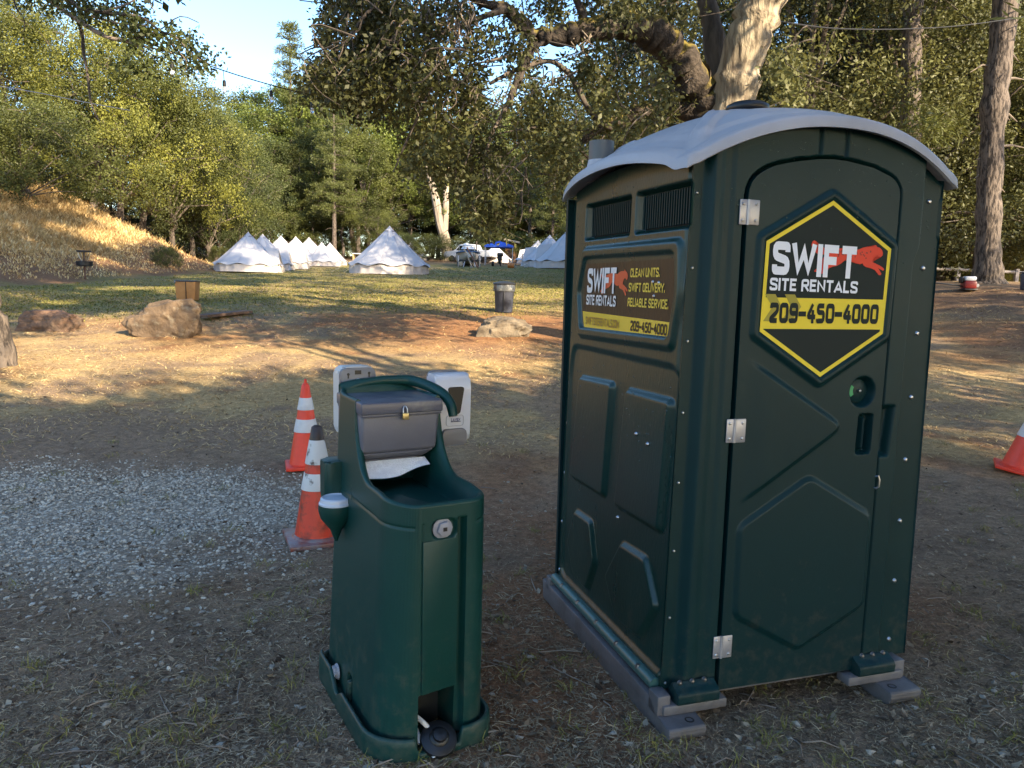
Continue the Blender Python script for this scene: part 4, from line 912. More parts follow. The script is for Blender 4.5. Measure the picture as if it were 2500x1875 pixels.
each('rail_stanchion', [tube([(bw*x_, 1.2+y_, zb(615)), (bw*x_*.98, 1.2+y_, zb(601))], .025, 5) for x_, y_ in ((-.85, 0), (-.45, -.7), (.45, -.7), (.85, 0))], M_steel, boat)
part('bow_rail', [tube([(-bw*.85, 1.2, zb(601)), (-bw*.45, .5, zb(601)), (bw*.45, .5, zb(601)), (bw*.85, 1.2, zb(601))], .03, 6)], M_steel, boat)
part('mast_stub', [tube([(bw*.75, 3, zb(615)), (bw*.76, 3, zb(586))], .05, 8)], mat('mast_wood', (.28, .2, .13), .6), boat)
part('deck_cover', [lathe([(.34, zb(602)), (.36, zb(598)), (.2, zb(592)), (0, zb(590))], 10, (-bw*.12, 3.2, 0))], M_wpaint, boat)
trl = empty('boat_trailer', (p[0], p[1], p[2]), rad(6), 'low grey boat trailer under the white sailing boat', 'boat trailer')
part('trailer_frame', [box(-bw*.9, bw*.9, .3, .45, .45, .58, .02), box(-bw*.35, -bw*.25, .0, 5, .42, .54, .02), box(bw*.25, bw*.35, .0, 5, .42, .54, .02)], M_blk, trl)
each('trailer_post', [box(x_*bw-.05, x_*bw+.05, .3, .42, 0, zb(626), .01) for x_ in (-.92, .9)], M_alu, trl)
for sg in (-1, 1): wheel(trl, sg*bw*.62, 2.8, .33)
each('jack_stand', [tube([(x_*bw, .15, 0), (x_*bw*.8, .25, zb(640))], .04, 5) for x_ in (-.5, .15, .5)], M_alu, trl)
pp = gp(1157, 654)
for k, (dx, dz, c, lab) in enumerate(((.9, 1.5, (.20, .10, .07), 'reddish plank leaning on the bow of the white boat'), (.62, 1.35, (.33, .27, .20), 'pale plank leaning on the white boat beside the reddish one'))):
    pk = part('leaning_plank', [tube([(0, 0, 0), (-dx, .35, dz)], .06, 4)], mat('plank_%s' % ('red', 'pale')[k], c, .8), None); pk.location = (pp[0]+.35-k*.45, pp[1]-.35, pp[2]); tag(pk, lab, 'plank', 'planks leaning on the boat')
# blue canopy
p = gp(1217, 648); Yc = p[1]+3; s_ = Yc/F_PX; c0 = at(1218, 640, Yc); z0 = float(G(c0[0], Yc))
M_bluec = mat('blue_canopy_fabric', (.012, .075, .46), .6, (.010, .06, .38), 1.2)
cp = empty('canopy_tent', (c0[0], Yc, z0), 0, 'bright blue pop up canopy over the tent porch', 'canopy tent'); hw_ = 34*s_; zc = lambda py: at(1218, py, Yc)[2]-z0
def cano(u, v):
    U = u*2-1; V_ = v*2-1; m_ = np.maximum(np.abs(U), np.abs(V_)); return U*hw_, V_*hw_*.9, zc(601)+(zc(588)-zc(601))*(1-m_)**.9-.10*(1-np.minimum(np.abs(U), np.abs(V_))*0-m_)*0
P, Fq = grid(cano, 25, 25); faces_np('canopy_top', P, Fq, M_bluec, cp)
each('valance', [box(-hw_, hw_, -hw_*.9-.02, -hw_*.9+.0, zc(605), zc(601)), box(-hw_, hw_, hw_*.9, hw_*.9+.02, zc(605), zc(601)), box(-hw_-.02, -hw_, -hw_*.9, hw_*.9, zc(605), zc(601)), box(hw_, hw_+.02, -hw_*.9, hw_*.9, zc(605), zc(601))], M_bluec, cp)
each('canopy_leg', [box(x_-.03, x_+.03, y_-.03, y_+.03, -.1, zc(602)) for x_ in (-hw_*.96, hw_*.96) for y_ in (-hw_*.86, hw_*.86)], M_alu, cp)
# shed
Ys = Yc+12; a = at(1232, 640, Ys); b = at(1261, 640, Ys); zs_ = float(G(a[0], Ys)); ht = at(1245, 588, Ys)[2]-zs_
sh = empty('wooden_shed', ((a[0]+b[0])/2, Ys, zs_), 0, 'small brown wooden shed with a pale lean-to roof behind the blue canopy', 'shed'); ws_ = (b[0]-a[0])/2
part('shed_wall', [box(-ws_, ws_, 0, 2, -.2, ht*.95)], mat('shed_boards', (.26, .125, .06), .85, (.17, .08, .04), 3, stretch=(8, 8, 1)), sh)
part('shed_roof', [prism([(-ws_*1.2, ht*1.02), (ws_*1.5, ht*.88), (ws_*1.5, ht*.96), (-ws_*1.2, ht*1.10)], -.4, 2.3, 'y')], mat('shed_roof_pale', (.42, .36, .28), .8), sh)
part('shed_door', [box(-ws_*.4, ws_*.4, -.04, -.004, -.1, ht*.7)], mat('shed_door_dark', (.08, .05, .035), .9), sh)
# outboard motor on a stand, table, bucket, wheelbarrow parts
def standing(name, px, py, label, cat, rz=0., dy=0.):
    q = gp(px, py); return empty(name, (q[0], q[1]+dy, float(G(q[0], q[1]+dy))), rz, label, cat), (q[1]+dy)/F_PX
om, s_ = standing('outboard_motor', 1219, 651, 'black outboard motor clamped on a wooden stand below the blue canopy', 'outboard motor')
part('cowl', [box(-6*s_, 9*s_, -.25, .25, 24*s_, 33*s_, .08)], M_black, om); part('midsection', [frustum((2*s_, 0, 6*s_), (7*s_, .22), (0, 0, 24*s_), (13*s_, .35), .05)], M_blk, om)
each('stand_leg', [tube([(x0*s_, y_, 0), (x1*s_, y_*.3, 15*s_)], .05, 4) for x0, x1, y_ in ((-9, -2, -.3), (8, 3, -.3), (-9, -2, .3), (8, 3, .3))], mat('stand_timber', (.30, .21, .12), .8), om)
part('skeg', [box(1*s_, 4*s_, -.04, .04, 1*s_, 8*s_, .02)], M_blk, om)
ty, s_ = standing('car_tyre', 1203, 650, 'single black wheel standing left of the outboard motor', 'wheel')
tyw = part('tyre', [lathe([(3.3*s_, -.10), (5.5*s_, -.09), (6*s_, 0), (5.5*s_, .09), (3.3*s_, .10)], 20, (0, 0, 6*s_), 'x')], M_tyre, ty); part('rim', [lathe([(3.2*s_, -.06), (2.8*s_, -.03), (0, -.02)], 14, (0, 0, 6*s_), 'x')], M_steel, ty)
tbl, s_ = standing('folding_table', 1268, 648, 'white topped folding table cluttered with gear before the right tent row', 'folding table')
part('table_top', [box(-12*s_, 12*s_, -.35, .35, 13*s_, 14.2*s_, .01)], M_wplas, tbl)
each('table_leg', [tube([(x_*s_, y_, 0), (x_*.7*s_, y_*.8, 13*s_)], .025, 5) for x_ in (-10, 10) for y_ in (-.3, .3)], M_blk, tbl)
vz, s_ = standing('bench_vice', 1268, 648, 'dark curved clamp arm sticking up from the folding table', 'clamp')
part('clamp_arm', [tube([(6*s_, 0, 14.2*s_), (7*s_, 0, 20*s_), (6*s_, 0, 25*s_), (9*s_, 0, 28*s_)], 1.0*s_, 6)], M_blk, vz)
bx, s_ = standing('paper_bundle', 1268, 648, 'crumpled white bundle on the folding table', 'bundle')
part('bundle', [lathe([(8*s_, 14.3*s_), (7*s_, 16*s_), (3.5*s_, 17.8*s_), (0, 18*s_)], 9, (-2*s_, 0, 0))], M_wplas, bx)
bk, s_ = standing('orange_bucket', 1247, 654, 'orange bucket tipped over in the grass before the table', 'bucket')
part('bucket_wall', [lathe([(5.5*s_, -.25), (6.5*s_, .25), (6.2*s_, .25), (5.2*s_, -.2)], 18, (0, 0, 5.5*s_), 'x')], mat('bucket_orange', (.52, .17, .03), .5), bk)
part('bucket_handle', [tube([(.25, -6*s_, 5.5*s_), (.45, 0, 2*s_), (.25, 6*s_, 5.5*s_)], .02, 5)], M_steel, bk)
tub, s_ = standing('white_tub', 1284, 653, 'white plastic tub on the grass right of the orange bucket', 'tub')
part('tub_shell', [frustum((0, 0, 0), (8*s_, .4), (0, 0, 8*s_), (12*s_, .6), .03)], M_wplas, tub)
sgn_, s_ = standing('sign_post', 1045, 626, 'thin wooden signpost with a small crossboard at the forest edge', 'signpost')
part('post', [box(-.05, .05, -.05, .05, -.1, 29*s_)], M_rust, sgn_); part('crossboard', [box(-6*s_, 6*s_, -.08, -.05, 26*s_, 29*s_, .01)], mat('sign_board_wood', (.20, .14, .10), .8), sgn_)
wb, s_ = standing('wooden_bench', 877, 641, 'low white topped wooden bench between the left row and the largest tent', 'bench')
part('bench_top', [box(-15*s_, 15*s_, -.3, .3, 20*s_, 22*s_, .01)], M_wplas, wb); each('bench_leg', [box(x_*s_-.05, x_*s_+.05, -.25, .25, -.1, 20*s_) for x_ in (-13, 13)], mat('bench_leg_tan', (.38, .26, .13), .8), wb)
pallet, s_ = standing('hay_bale', 866, 646, 'tan straw bale lying in the sun at the end of the left tent row', 'straw bale')
part('bale', [box(-12*s_, 13*s_, -.4, .4, 0, 7*s_, .06)], mat('straw_bale', (.50, .36, .17), .9, (.38, .26, .12), 12, bump=.5, bscale=30), pallet)
wc, s_ = standing('dark_barrel', 816, 649, 'dark grey barrel beside the fifth tent of the left row', 'barrel')
part('barrel_shell', [lathe([(3.6*s_, 0), (4*s_, 5*s_), (4*s_, 12*s_), (3.5*s_, 15*s_), (0, 15.5*s_)], 16)], mat('barrel_dark', (.05, .055, .06), .6), wc); part('barrel_lid', [lathe([(4.3*s_, 15*s_), (4.3*s_, 16.5*s_), (0, 17*s_)], 16)], M_blk, wc)
# pump engine, grey bin and rail fence on the right
pe = gp(2352, 706); s_ = pe[1]/F_PX
en = empty('pump_engine', (pe[0], pe[1]-.2, float(G(pe[0], pe[1]-.2))), rad(-15), 'small red petrol pump engine with a white tank beside the pine trunk', 'pump engine')
part('engine_block', [box(-13*s_, 13*s_, -.22, .22, 4*s_, 22*s_, .04)], mat('engine_red', (.16, .012, .012), .4), en); part('fuel_tank', [box(-12*s_, 12*s_, -.2, .2, 22*s_, 33*s_, .04)], M_wplas, en)
part('air_filter', [box(-20*s_, -13*s_, -.12, .12, 17*s_, 32*s_, .03)], M_blk, en); part('exhaust_guard', [lathe([(4*s_, -.1), (5*s_, 0), (4*s_, .1)], 12, (14*s_, -.1, 12*s_), 'y')], M_alu, en)
part('engine_frame', [box(-14*s_, 14*s_, -.26, .26, 0, 4*s_, .02)], M_blk, en)
hs = part('pump_hose', [tube([(0, 0, 0), (-.5, -.05, .05), (-1.1, 0, .10), (-1.8, .1, .16)], .018, 6)], M_black, None); hs.location = (pe[0]-13*s_, pe[1]-.2, en.location[2]+.10); tag(hs, 'thin dark hose running left from the red pump engine', 'hose')
gb, s_ = standing('grey_bin', 2502, 708, 'slate grey plastic bin cut by the right edge of the picture', 'bin')
part('bin_body', [frustum((0, 0, 0), (16*s_, 16*s_), (0, 0, 40*s_), (20*s_, 20*s_), .03)], M_bin, gb); part('bin_lid', [box(-11*s_, 11*s_, -11*s_, 11*s_, 40*s_, 43*s_, .02)], M_lid, gb)
Yf = 27.; fr0, fr1 = at(2262, 655, Yf), at(2560, 668, Yf)
fe = empty('rail_fence', ((fr0[0]+fr1[0])/2, Yf, float(G((fr0[0]+fr1[0])/2, Yf))), 0, 'weathered grey single rail fence behind the pine trunk', 'fence')
hr = lambda P_: P_[2]-fe.location[2]
part('rail', [tube([(fr0[0]-fe.location[0]-3, 0, hr(fr0)+.03), (fr0[0]-fe.location[0], 0, hr(fr0)), (fr1[0]-fe.location[0], 0, hr(fr1)), (fr1[0]-fe.location[0]+3, 0, hr(fr1))], .05, 6)], mat('grey_rail_wood', (.22, .20, .20), .8), fe)
each('fence_post', [box(x_-.06, x_+.06, -.06, .06, -.6, hr(fr0)+.05) for x_ in np.linspace(fr0[0]-3, fr1[0]+3, 6)-fe.location[0]], bpy.data.materials['grey_rail_wood'], fe)

# ================================================================== TREES
M_bark = mat('oak_bark', (.13, .105, .085), .95, (.045, .036, .03), 5, bump=1., bscale=14, stretch=(1, 1, .22), ramp=(.38, .62), detail=9, bdist=.04)
M_barkL = mat('pale_oak_bark', (.36, .30, .21), .9, (.13, .10, .07), 8, bump=1., bscale=14, stretch=(1, 1, .16), ramp=(.46, .64), detail=9, bdist=.05)
M_moss = mat('mossy_bark', (.030, .023, .018), .95, (.075, .058, .045), 9, bump=1., bscale=16, ramp=(.40, .65), detail=8, bdist=.05, moss=(.15, .115, .020))
M_pbark = mat('pine_bark', (.028, .022, .019), .95, (.130, .104, .086), 13, bump=1., bscale=13, stretch=(1, 1, .30), ramp=(.42, .54), detail=9, bdist=.06)
M_twig = mat('dry_twig', (.26, .21, .16), .9, (.15, .12, .10), 8)
M_paleT = mat('pale_trunk', (.34, .29, .23), .9, (.18, .14, .105), 3, bump=.6, bscale=6, stretch=(1, 1, .3), detail=8)
L_hill = leafmat('leaf_hill_oak', (.016, .023, .008), (.130, .146, .035), .32)
L_hill2 = leafmat('leaf_hill_yellow', (.030, .040, .009), (.22, .225, .042), .36)
L_oak = leafmat('leaf_live_oak', (.010, .014, .006), (.135, .14, .045), .28)
L_mid = leafmat('leaf_forest', (.022, .036, .012), (.185, .225, .048), .40)
L_dark = leafmat('leaf_forest_dark', (.014, .024, .010), (.095, .115, .032), .30)
L_pine = leafmat('needle_pine', (.020, .032, .010), (.125, .140, .038), .25)
L_grey = leafmat('leaf_grey_green', (.05, .055, .025), (.20, .20, .085), .3)
L_shade = leafmat('leaf_shade_oak', (.02, .03, .01), (.08, .10, .025), .2)
def unit(v): return v/(np.linalg.norm(v, axis=-1, keepdims=True)+1e-9)
def leaf_quads(C, R, n, size, r_, droop=.15, out=.6, wid=.5, sq=1., tone=None):
    C = np.asarray(C, float); m = len(C); R = np.broadcast_to(np.asarray(R, float), (m,))
    d = unit(r_.normal(size=(m, n, 3))); rad_ = R[:, None, None]*r_.random((m, n, 1))**.45
    p = C[:, None]+d*rad_*np.array([1, 1, sq])
    ld = unit(r_.normal(size=(m, n, 3))+out*d+np.array([0, 0, -droop])); sd_ = unit(np.cross(ld, r_.normal(size=(m, n, 3))))
    L = size*(.65+.7*r_.random((m, n, 1)))
    V = np.stack([p, p+ld*L*.5+sd_*L*wid*.5, p+ld*L, p+ld*L*.5-sd_*L*wid*.5], 2).reshape(-1, 3)
    tc = r_.random((m, 1)) if tone is None else np.asarray(tone).reshape(m, 1)
    t = (.74*tc+.26*r_.random((m, n))).ravel()
    return V, t
def curve_pts(ctrl, n=12, wob=0., r_=None):
    ctrl = np.asarray(ctrl, float); k = len(ctrl); t = np.linspace(0, k-1, n*(k-1)+1); i0 = np.clip(t.astype(int), 0, k-2); f = (t-i0)[:, None]
    g = lambda i: ctrl[np.clip(i, 0, k-1)]
    P0, P1, P2, P3 = g(i0-1), g(i0), g(i0+1), g(i0+2)
    out = .5*((2*P1)+(-P0+P2)*f+(2*P0-5*P1+4*P2-P3)*f*f+(-P0+3*P1-3*P2+P3)*f**3)
    if wob and r_ is not None: out[1:-1] += np.cumsum(r_.normal(size=(len(out)-2, 3)), 0)*wob*.25
    return out
def broadleaf(name, seed, H, W, leafM, leaf, lobes=11, per=13, n=60, low=.28, barkM=None, trunk_r=.26, lean=.06, label=None, cat='tree', clump=.42):
    r_ = np.random.default_rng(seed); t = empty(name, (0, 0, 0), 0, label, cat)
    fork = H*(low+.05); wood = MB()
    tr_ = curve_pts([(0, 0, -.6), (.02*H, 0, .1*H), (lean*H*.5, .02*H, fork*.6), (lean*H, .0, fork), (lean*H*1.2, .02, H*.72)], 4)
    wood.add(tube(tr_, np.interp(np.linspace(0, 1, len(tr_)), [0, .12, .5, 1], [trunk_r*1.5, trunk_r, trunk_r*.75, trunk_r*.2]), 8))
    C = []; tones = []
    for k in range(lobes):
        a = k*2.4+r_.random()*.8; zz = low+(.97-low)*((k+.5)/lobes)**.9; rr = W*.5*math.sqrt(max(.08, 1-((zz-low-.30*(1-low))/(.72*(1-low)))**2))*(.45+.5*r_.random())
        c = np.array([rr*math.cos(a)+lean*H, rr*math.sin(a), zz*H]); rl = W*(.15+.09*r_.random())
        c[2] = min(c[2], H-rl*.7)
        st = tr_[min(len(tr_)-1, int(len(tr_)*(.5+.4*zz)))]
        mid = (st+c)/2+np.array([0, 0, .06*H])*r_.random(); wood.add(tube(curve_pts([st, mid, c], 3), np.linspace(trunk_r*.38, trunk_r*.08, 7), 5))
        dd = unit(r_.normal(size=(per, 3))); cc = c+dd*rl*(.55+.45*r_.random((per, 1)))*np.array([1, 1, .75]); C.append(cc)
        tl = r_.random(); tones.append(np.clip(tl*.6+.2+.45*(r_.random(per)-.5)+.25*dd[:, 2], 0, 1))
        for q in cc[:3]: wood.add(tube(curve_pts([c, (c+q)/2+r_.normal(size=3)*.1, q], 2), [trunk_r*.07, trunk_r*.04, .02, .015, .01][:5], 4))
    C = np.vstack(C); tones = np.concatenate(tones); V, to = leaf_quads(C, W*.085*(clump/.42)*(.7+.6*r_.random(len(C))), n, leaf, r_, tone=tones)
    wood.build('trunk', barkM or M_bark, t); quads_np('crown', V, len(V)//4, leafM, t, to); t['H'] = H; return t
def pine(name, seed, H, W, bare=.35, leafM=None, label=None, trunk_r=.3, n=34, tuft=.42, nl=.34, wh=26):
    r_ = np.random.default_rng(seed); t = empty(name, (0, 0, 0), 0, label, 'tree'); wood = MB()
    wood.add(tube([(0, 0, -.6), (.0, 0, .05*H), (.05, .02, .5*H), (.0, 0, H*.99)], [trunk_r*1.3, trunk_r, trunk_r*.62, .03], 9)); C = []; T = []
    for k in range(wh):
        f = (k+r_.random()*.6)/wh; z = H*(bare+(1-bare)*f); Lb = W*.5*(1-f)**.75*(.7+.5*r_.random())+.25
        for j in range(5):
            a = r_.random()*6.28; e = np.array([math.cos(a)*Lb, math.sin(a)*Lb, z+Lb*(.10-.2*(1-f))+.25*f]); b0 = np.array([0, 0, z])
            wood.add(tube([b0, (b0+e)/2+np.array([0, 0, -.04*Lb]), e], [.05*(1.3-f), .03, .012], 4))
            for q in np.linspace(.35, 1, max(2, int(Lb/.6))): C.append(b0+(e-b0)*q+r_.normal(size=3)*.12); T.append(.25+.5*r_.random()+.2*(q-.5))
    for k in range(7):
        z = H*bare*(.35+.6*r_.random()); a = r_.random()*6.28; l = .5+1.2*r_.random(); wood.add(tube([(0, 0, z), (l*.6*math.cos(a), l*.6*math.sin(a), z-.02), (l*math.cos(a+.2), l*math.sin(a+.2), z-.25*l)], [.04, .025, .01], 4))
    V, to = leaf_quads(np.array(C), tuft, n, nl, r_, droop=-.2, out=1.2, wid=.18, sq=.6, tone=np.array(T))
    wood.build('trunk', M_pbark, t); quads_np('crown', V, len(V)//4, leafM or L_pine, t, to); t['H'] = H; return t
used = {}
def plant(proto, px, Y, toppx, label, group, cat='tree', xs=1., rz=None, basedz=0.):
    o = proto if proto.name not in used else copy_tree(proto)
    used[proto.name] = 1
    a = at(px, 700, Y); z = float(G(a[0], Y))+basedz; top = at(px, toppx, Y)[2]; s_ = (top-z)/proto['H']
    o.location = (a[0], Y, z); o.rotation_euler = (0, 0, rng.random()*6.28 if rz is None else rz); o.scale = (s_*xs, s_*xs, s_); tag(o, label, cat, group); return o
def plant_at(proto, x, y, h, label, group, cat='tree', xs=1.):
    o = proto if proto.name not in used else copy_tree(proto)
    used[proto.name] = 1; s_ = h/proto['H']; o.location = (x, y, float(G(x, y))); o.rotation_euler = (0, 0, rng.random()*6.28); o.scale = (s_*xs, s_*xs, s_); tag(o, label, cat, group); return o
hillA = broadleaf('hillside_oak', 11, 10, 9.5, L_hill, .125, 17, 17, 125, .16, trunk_r=.2, clump=.31)
hillB = broadleaf('hillside_oak', 12, 10, 10, L_hill2, .125, 17, 17, 125, .14, trunk_r=.2, clump=.31)
hillC = broadleaf('hillside_oak', 13, 10, 9, L_dark, .125, 16, 16, 120, .10, trunk_r=.2, clump=.31)
bushA = broadleaf('hillside_bush', 14, 4, 6.0, L_hill, .085, 17, 18, 125, .04, trunk_r=.09, clump=.31)
forA = broadleaf('forest_tree', 21, 18, 11, L_mid, .22, 16, 16, 100, .30, clump=.31)
forB = broadleaf('forest_tree', 22, 18, 10, L_hill, .22, 16, 16, 100, .26, clump=.31)
forC = broadleaf('forest_tree', 23, 18, 12, L_dark, .23, 17, 16, 100, .22, clump=.31)
pinA = pine('forest_pine', 24, 26, 7.0, .24, wh=34, n=52); pinB = pine('slender_pine', 25, 28, 7.5, .12, wh=34, n=54, tuft=.36)
saplA = broadleaf('sapling', 26, 5, 3.0, L_mid, .12, 10, 10, 55, .28, barkM=M_paleT, trunk_r=.06)
greyA = broadleaf('grey_green_tree', 27, 8, 5.5, L_grey, .16, 14, 14, 80, .10, trunk_r=.12)
HG = 'oaks and scrub covering the dry hillside'
HL = 'one of the merging leafy oaks crowding the slope above the dry grass'
def Yof(px, py): return gp(px, py)[1]
for pr, px, Y, tp, xs, lab in ((bushA, 88, Yof(88, 497), 245, 1.15, 'big rounded green bush at the left edge on top of the grassy hillside'), (bushA, -80, Yof(20, 485), 215, 1.1, HL), (hillB, 150, 50, -10, 1.0, HL), (hillB, 235, 47, 25, .9, 'brightest yellow green oak at the top left, under the overhanging branch'), (hillA, 30, 46, 20, 1.1, HL), (hillA, 300, 48, 110, 1.0, HL),
     (hillB, 350, 51, 128, .95, HL), (hillA, 385, Yof(385, 522), 225, .9, HL), (hillA, 425, 53, 196, .9, 'rounded olive oak whose outline meets the open sky on the left'), (hillB, 315, Yof(315, 515), 300, .9, HL), (hillA, 472, 56, 232, .85, HL), (hillC, 512, 58, 262, .8, 'small rounded oak at the right end of the hillside wood'), (hillC, 582, 64, 322, .9, 'dark shaded oak at the foot of the hillside behind the left tents'), (hillC, 235, Yof(235, 497), 360, 1.0, HL),
     (hillC, 190, 51, 250, 1.0, HL), (hillA, -60, 52, -150, 1.2, HL), (hillC, 528, 60, 430, .9, HL), (bushA, 440, Yof(440, 540), 430, .8, HL), (bushA, 500, Yof(500, 568), 470, .8, HL), (hillC, 110, 48, 330, .9, HL), (hillC, 420, Yof(420, 528), 400, .9, HL)):
    plant(pr, px, Y, tp, lab, HG, xs=xs)
plant(saplA, 455, Yof(400, 555), 440, 'young tree with a pale thin trunk on the upper edge of the dry grass', 'saplings', xs=1.2)
plant(bushA, 412, Yof(412, 652), 600, 'low leafy bush on the dry grass hillside right of the disc golf basket', 'bushes', 'bush', xs=.9)
plant(bushA, 534, 56, 600, 'low green bush touching the left side of the nearest left tent', 'bushes', 'bush', xs=.9)
plant(greyA, 648, 80, 372, 'pale grey green tree rising just behind the left row of tents', 'grey green trees', xs=1.1)
FG = 'trees of the wood behind the tents'; FL = 'leafy green tree in the wood behind the tents'; PL = 'tall straight pine in the wood behind the tents'
fl = [(600, 84, 250), (625, 96, 225), (665, 78, 330), (690, 98, 215), (752, 92, 205), (775, 80, 310), (808, 102, 190), (838, 82, 350), (872, 92, 190), (905, 82, 330), (942, 100, 250), (972, 88, 360), (1012, 95, 300), (1052, 106, 280), (1098, 98, 320), (1140, 88, 370), (1182, 104, 260), (1222, 94, 340), (1262, 102, 270), (1305, 90, 370), (1348, 98, 290), (1392, 88, 360), (1436, 96, 300), (1490, 90, 320), (1550, 95, 260)]
for k, (px, Y, tp) in enumerate(fl): plant((forA, forB, forC, forA)[k % 4], px, Y, tp, FL, FG, xs=.95+.3*rng.random())
for k in range(17): plant(forC, 560+k*62+rng.random()*20, 112+rng.random()*12, 330+rng.random()*60, FL, FG, xs=1.6)
for k in range(16): plant(hillC, 540+k*68+rng.random()*24, 98+rng.random()*10, 500+rng.random()*50, 'low shady undergrowth bush at the foot of the wood behind the tents', 'undergrowth bushes behind the tents', 'bush', xs=1.7)
for k in range(13): plant(forC, 1600+k*95+rng.random()*30, 88+rng.random()*20, 260+rng.random()*60, FL, FG, xs=1.5)
for k in range(22): plant(hillC, 1560+k*58+rng.random()*24, 70+rng.random()*14, 520+rng.random()*50, 'low shady undergrowth bush at the foot of the wood behind the tents', 'undergrowth bushes behind the tents', 'bush', xs=1.8)
for px, Y, tp in ((140, 56, 380), (215, 58, 390), (285, 57, 400), (350, 60, 430), (410, 62, 440), (465, 64, 470), (520, 66, 500), (60, 56, 360)): plant(hillC, px, Y, tp, HL, HG, xs=1.5)
for k in range(15): plant((hillC, bushA, hillA)[k % 3], 580+k*66+rng.random()*24, 74+rng.random()*12, 560+rng.random()*20-(60 if k % 4 == 1 else 0), 'low shady undergrowth bush at the foot of the wood behind the tents', 'undergrowth bushes behind the tents', 'bush', xs=1.3)
plant(pinB, 716, 88, 56, 'tall slender pine whose top stands alone against the blue sky', 'pines', xs=1.25)
for px, Y, tp in ((817, 76, 130), (875, 84, 160), (735, 80, 290), (1000, 90, 120), (1290, 86, 200), (1410, 80, 140), (1165, 92, 200), (1345, 78, 250)): plant(pinA, px, Y, tp, PL, 'pines in the wood behind the tents', xs=1.)
# forked pale trunk in the middle
def pxt(lst): return [at(px, py, Y) for px, py, Y in lst]
vt = empty('forked_tree', at(1092, 626, 84), 0, 'tree with a thick pale forked trunk standing behind the white pickup', 'tree'); vo = np.array(vt.location)
w_ = MB(); k_ = 84/F_PX
w_.add(tube(np.array(curve_pts(pxt([(1092, 640, 84), (1088, 590, 84), (1075, 545, 84), (1062, 480, 84), (1048, 425, 84), (1035, 340, 84)]), 4))-vo, np.linspace(15*k_, 6*k_, 21), 10)); w_.add(tube(np.array(curve_pts(pxt([(1084, 575, 84), (1088, 520, 84), (1090, 440, 85), (1094, 340, 85)]), 4))-vo, np.linspace(9*k_, 5*k_, 13), 9)); w_.build('trunk', M_paleT, vt)
r_ = np.random.default_rng(5); C = np.array([at(1060+r_.normal()*95, 270+r_.normal()*70, 83+r_.random()*6) for _ in range(150)])-vo
V, to = leaf_quads(C, .9, 55, .28, r_); quads_np('crown', V, len(V)//4, L_mid, vt, to)

HS = SUN/SUN[2]
LIT = [(462, 716, 60, 16), (462, 690, 50, 10), (300, 885, 330, 62), (120, 960, 170, 45), (560, 860, 150, 40), (780, 880, 150, 30), (1240, 905, 130, 85), (1130, 850, 170, 40), (1190, 1060, 120, 26), (1290, 1100, 90, 22), (330, 790, 260, 22), (700, 770, 120, 14), (1230, 800, 110, 30), (950, 735, 330, 10), (1250, 722, 160, 14), (60, 1215, 110, 38), (2370, 1095, 125, 68), (2400, 965, 130, 14), (2300, 900, 60, 10), (500, 705, 380, 9), (800, 720, 200, 7), (1150, 690, 250, 8),
 (150, 500, 65, 21), (220, 520, 91, 32), (290, 545, 78, 30), (330, 548, 65, 21), (60, 530, 78, 18), (390, 562, 65, 16), (250, 615, 52, 16), (280, 640, 39, 13), (60, 672, 65, 18), (330, 650, 52, 11), (500, 622, 65, 18), (530, 642, 39, 11), (150, 690, 52, 10)]
def keep_shade(C, r_, p=.97): return np.array([c for c in C if r_.random() > p*lit_here(c)[0]])
def to_px(P):
    q = np.asarray(P)-CAM; z = q@fwd; return CXP+F_PX*(q@rgt)/z, CYP-F_PX*(q@upv)/z, z
def lit_here(c, grow=1.):
    z0 = 0.
    for _ in range(6): q = c-HS*(c[2]-z0); z0 = float(G(q[0], q[1]))
    px, py, zz = to_px(q)
    if zz < .5 or px < -500 or px > 3000: return 0., q
    return max([0.]+[1-sstep(.62, 1.12, math.hypot((px-a)/c_, (py-b)/d)/grow) for a, b, c_, d in LIT]), q
def scat(n, px0, px1, py0, py1, pw=1.):
    """points on the ground, spread evenly over the seen ground (and a margin beside it)"""
    px = px0+(px1-px0)*rng.random(n); py = py0+(py1-py0)*rng.random(n)**pw
    d = fwd[None]+rgt[None]*((px-CXP)/F_PX)[:, None]-upv[None]*((py-CYP)/F_PX)[:, None]
    lo_ = np.full(n, 1.); hi_ = np.full(n, np.nan); todo = np.arange(n); ts = np.geomspace(1.6, 90, 150)
    for q, t_ in zip(ts[:-1], ts[1:]):
        P = CAM+d[todo]*t_; b = P[:, 2] < G(P[:, 0], P[:, 1]); k = todo[b]; lo_[k] = q; hi_[k] = t_; todo = todo[~b]
    hit = ~np.isnan(hi_); lo_, hi_, d = lo_[hit], hi_[hit], d[hit]
    for _ in range(14):
        mm = (lo_+hi_)/2; P = CAM+d*mm[:, None]; b = P[:, 2] < G(P[:, 0], P[:, 1]); hi_ = np.where(b, mm, hi_); lo_ = np.where(b, lo_, mm)
    P = CAM+d*hi_[:, None]; P[:, 2] = G(P[:, 0], P[:, 1]); return P
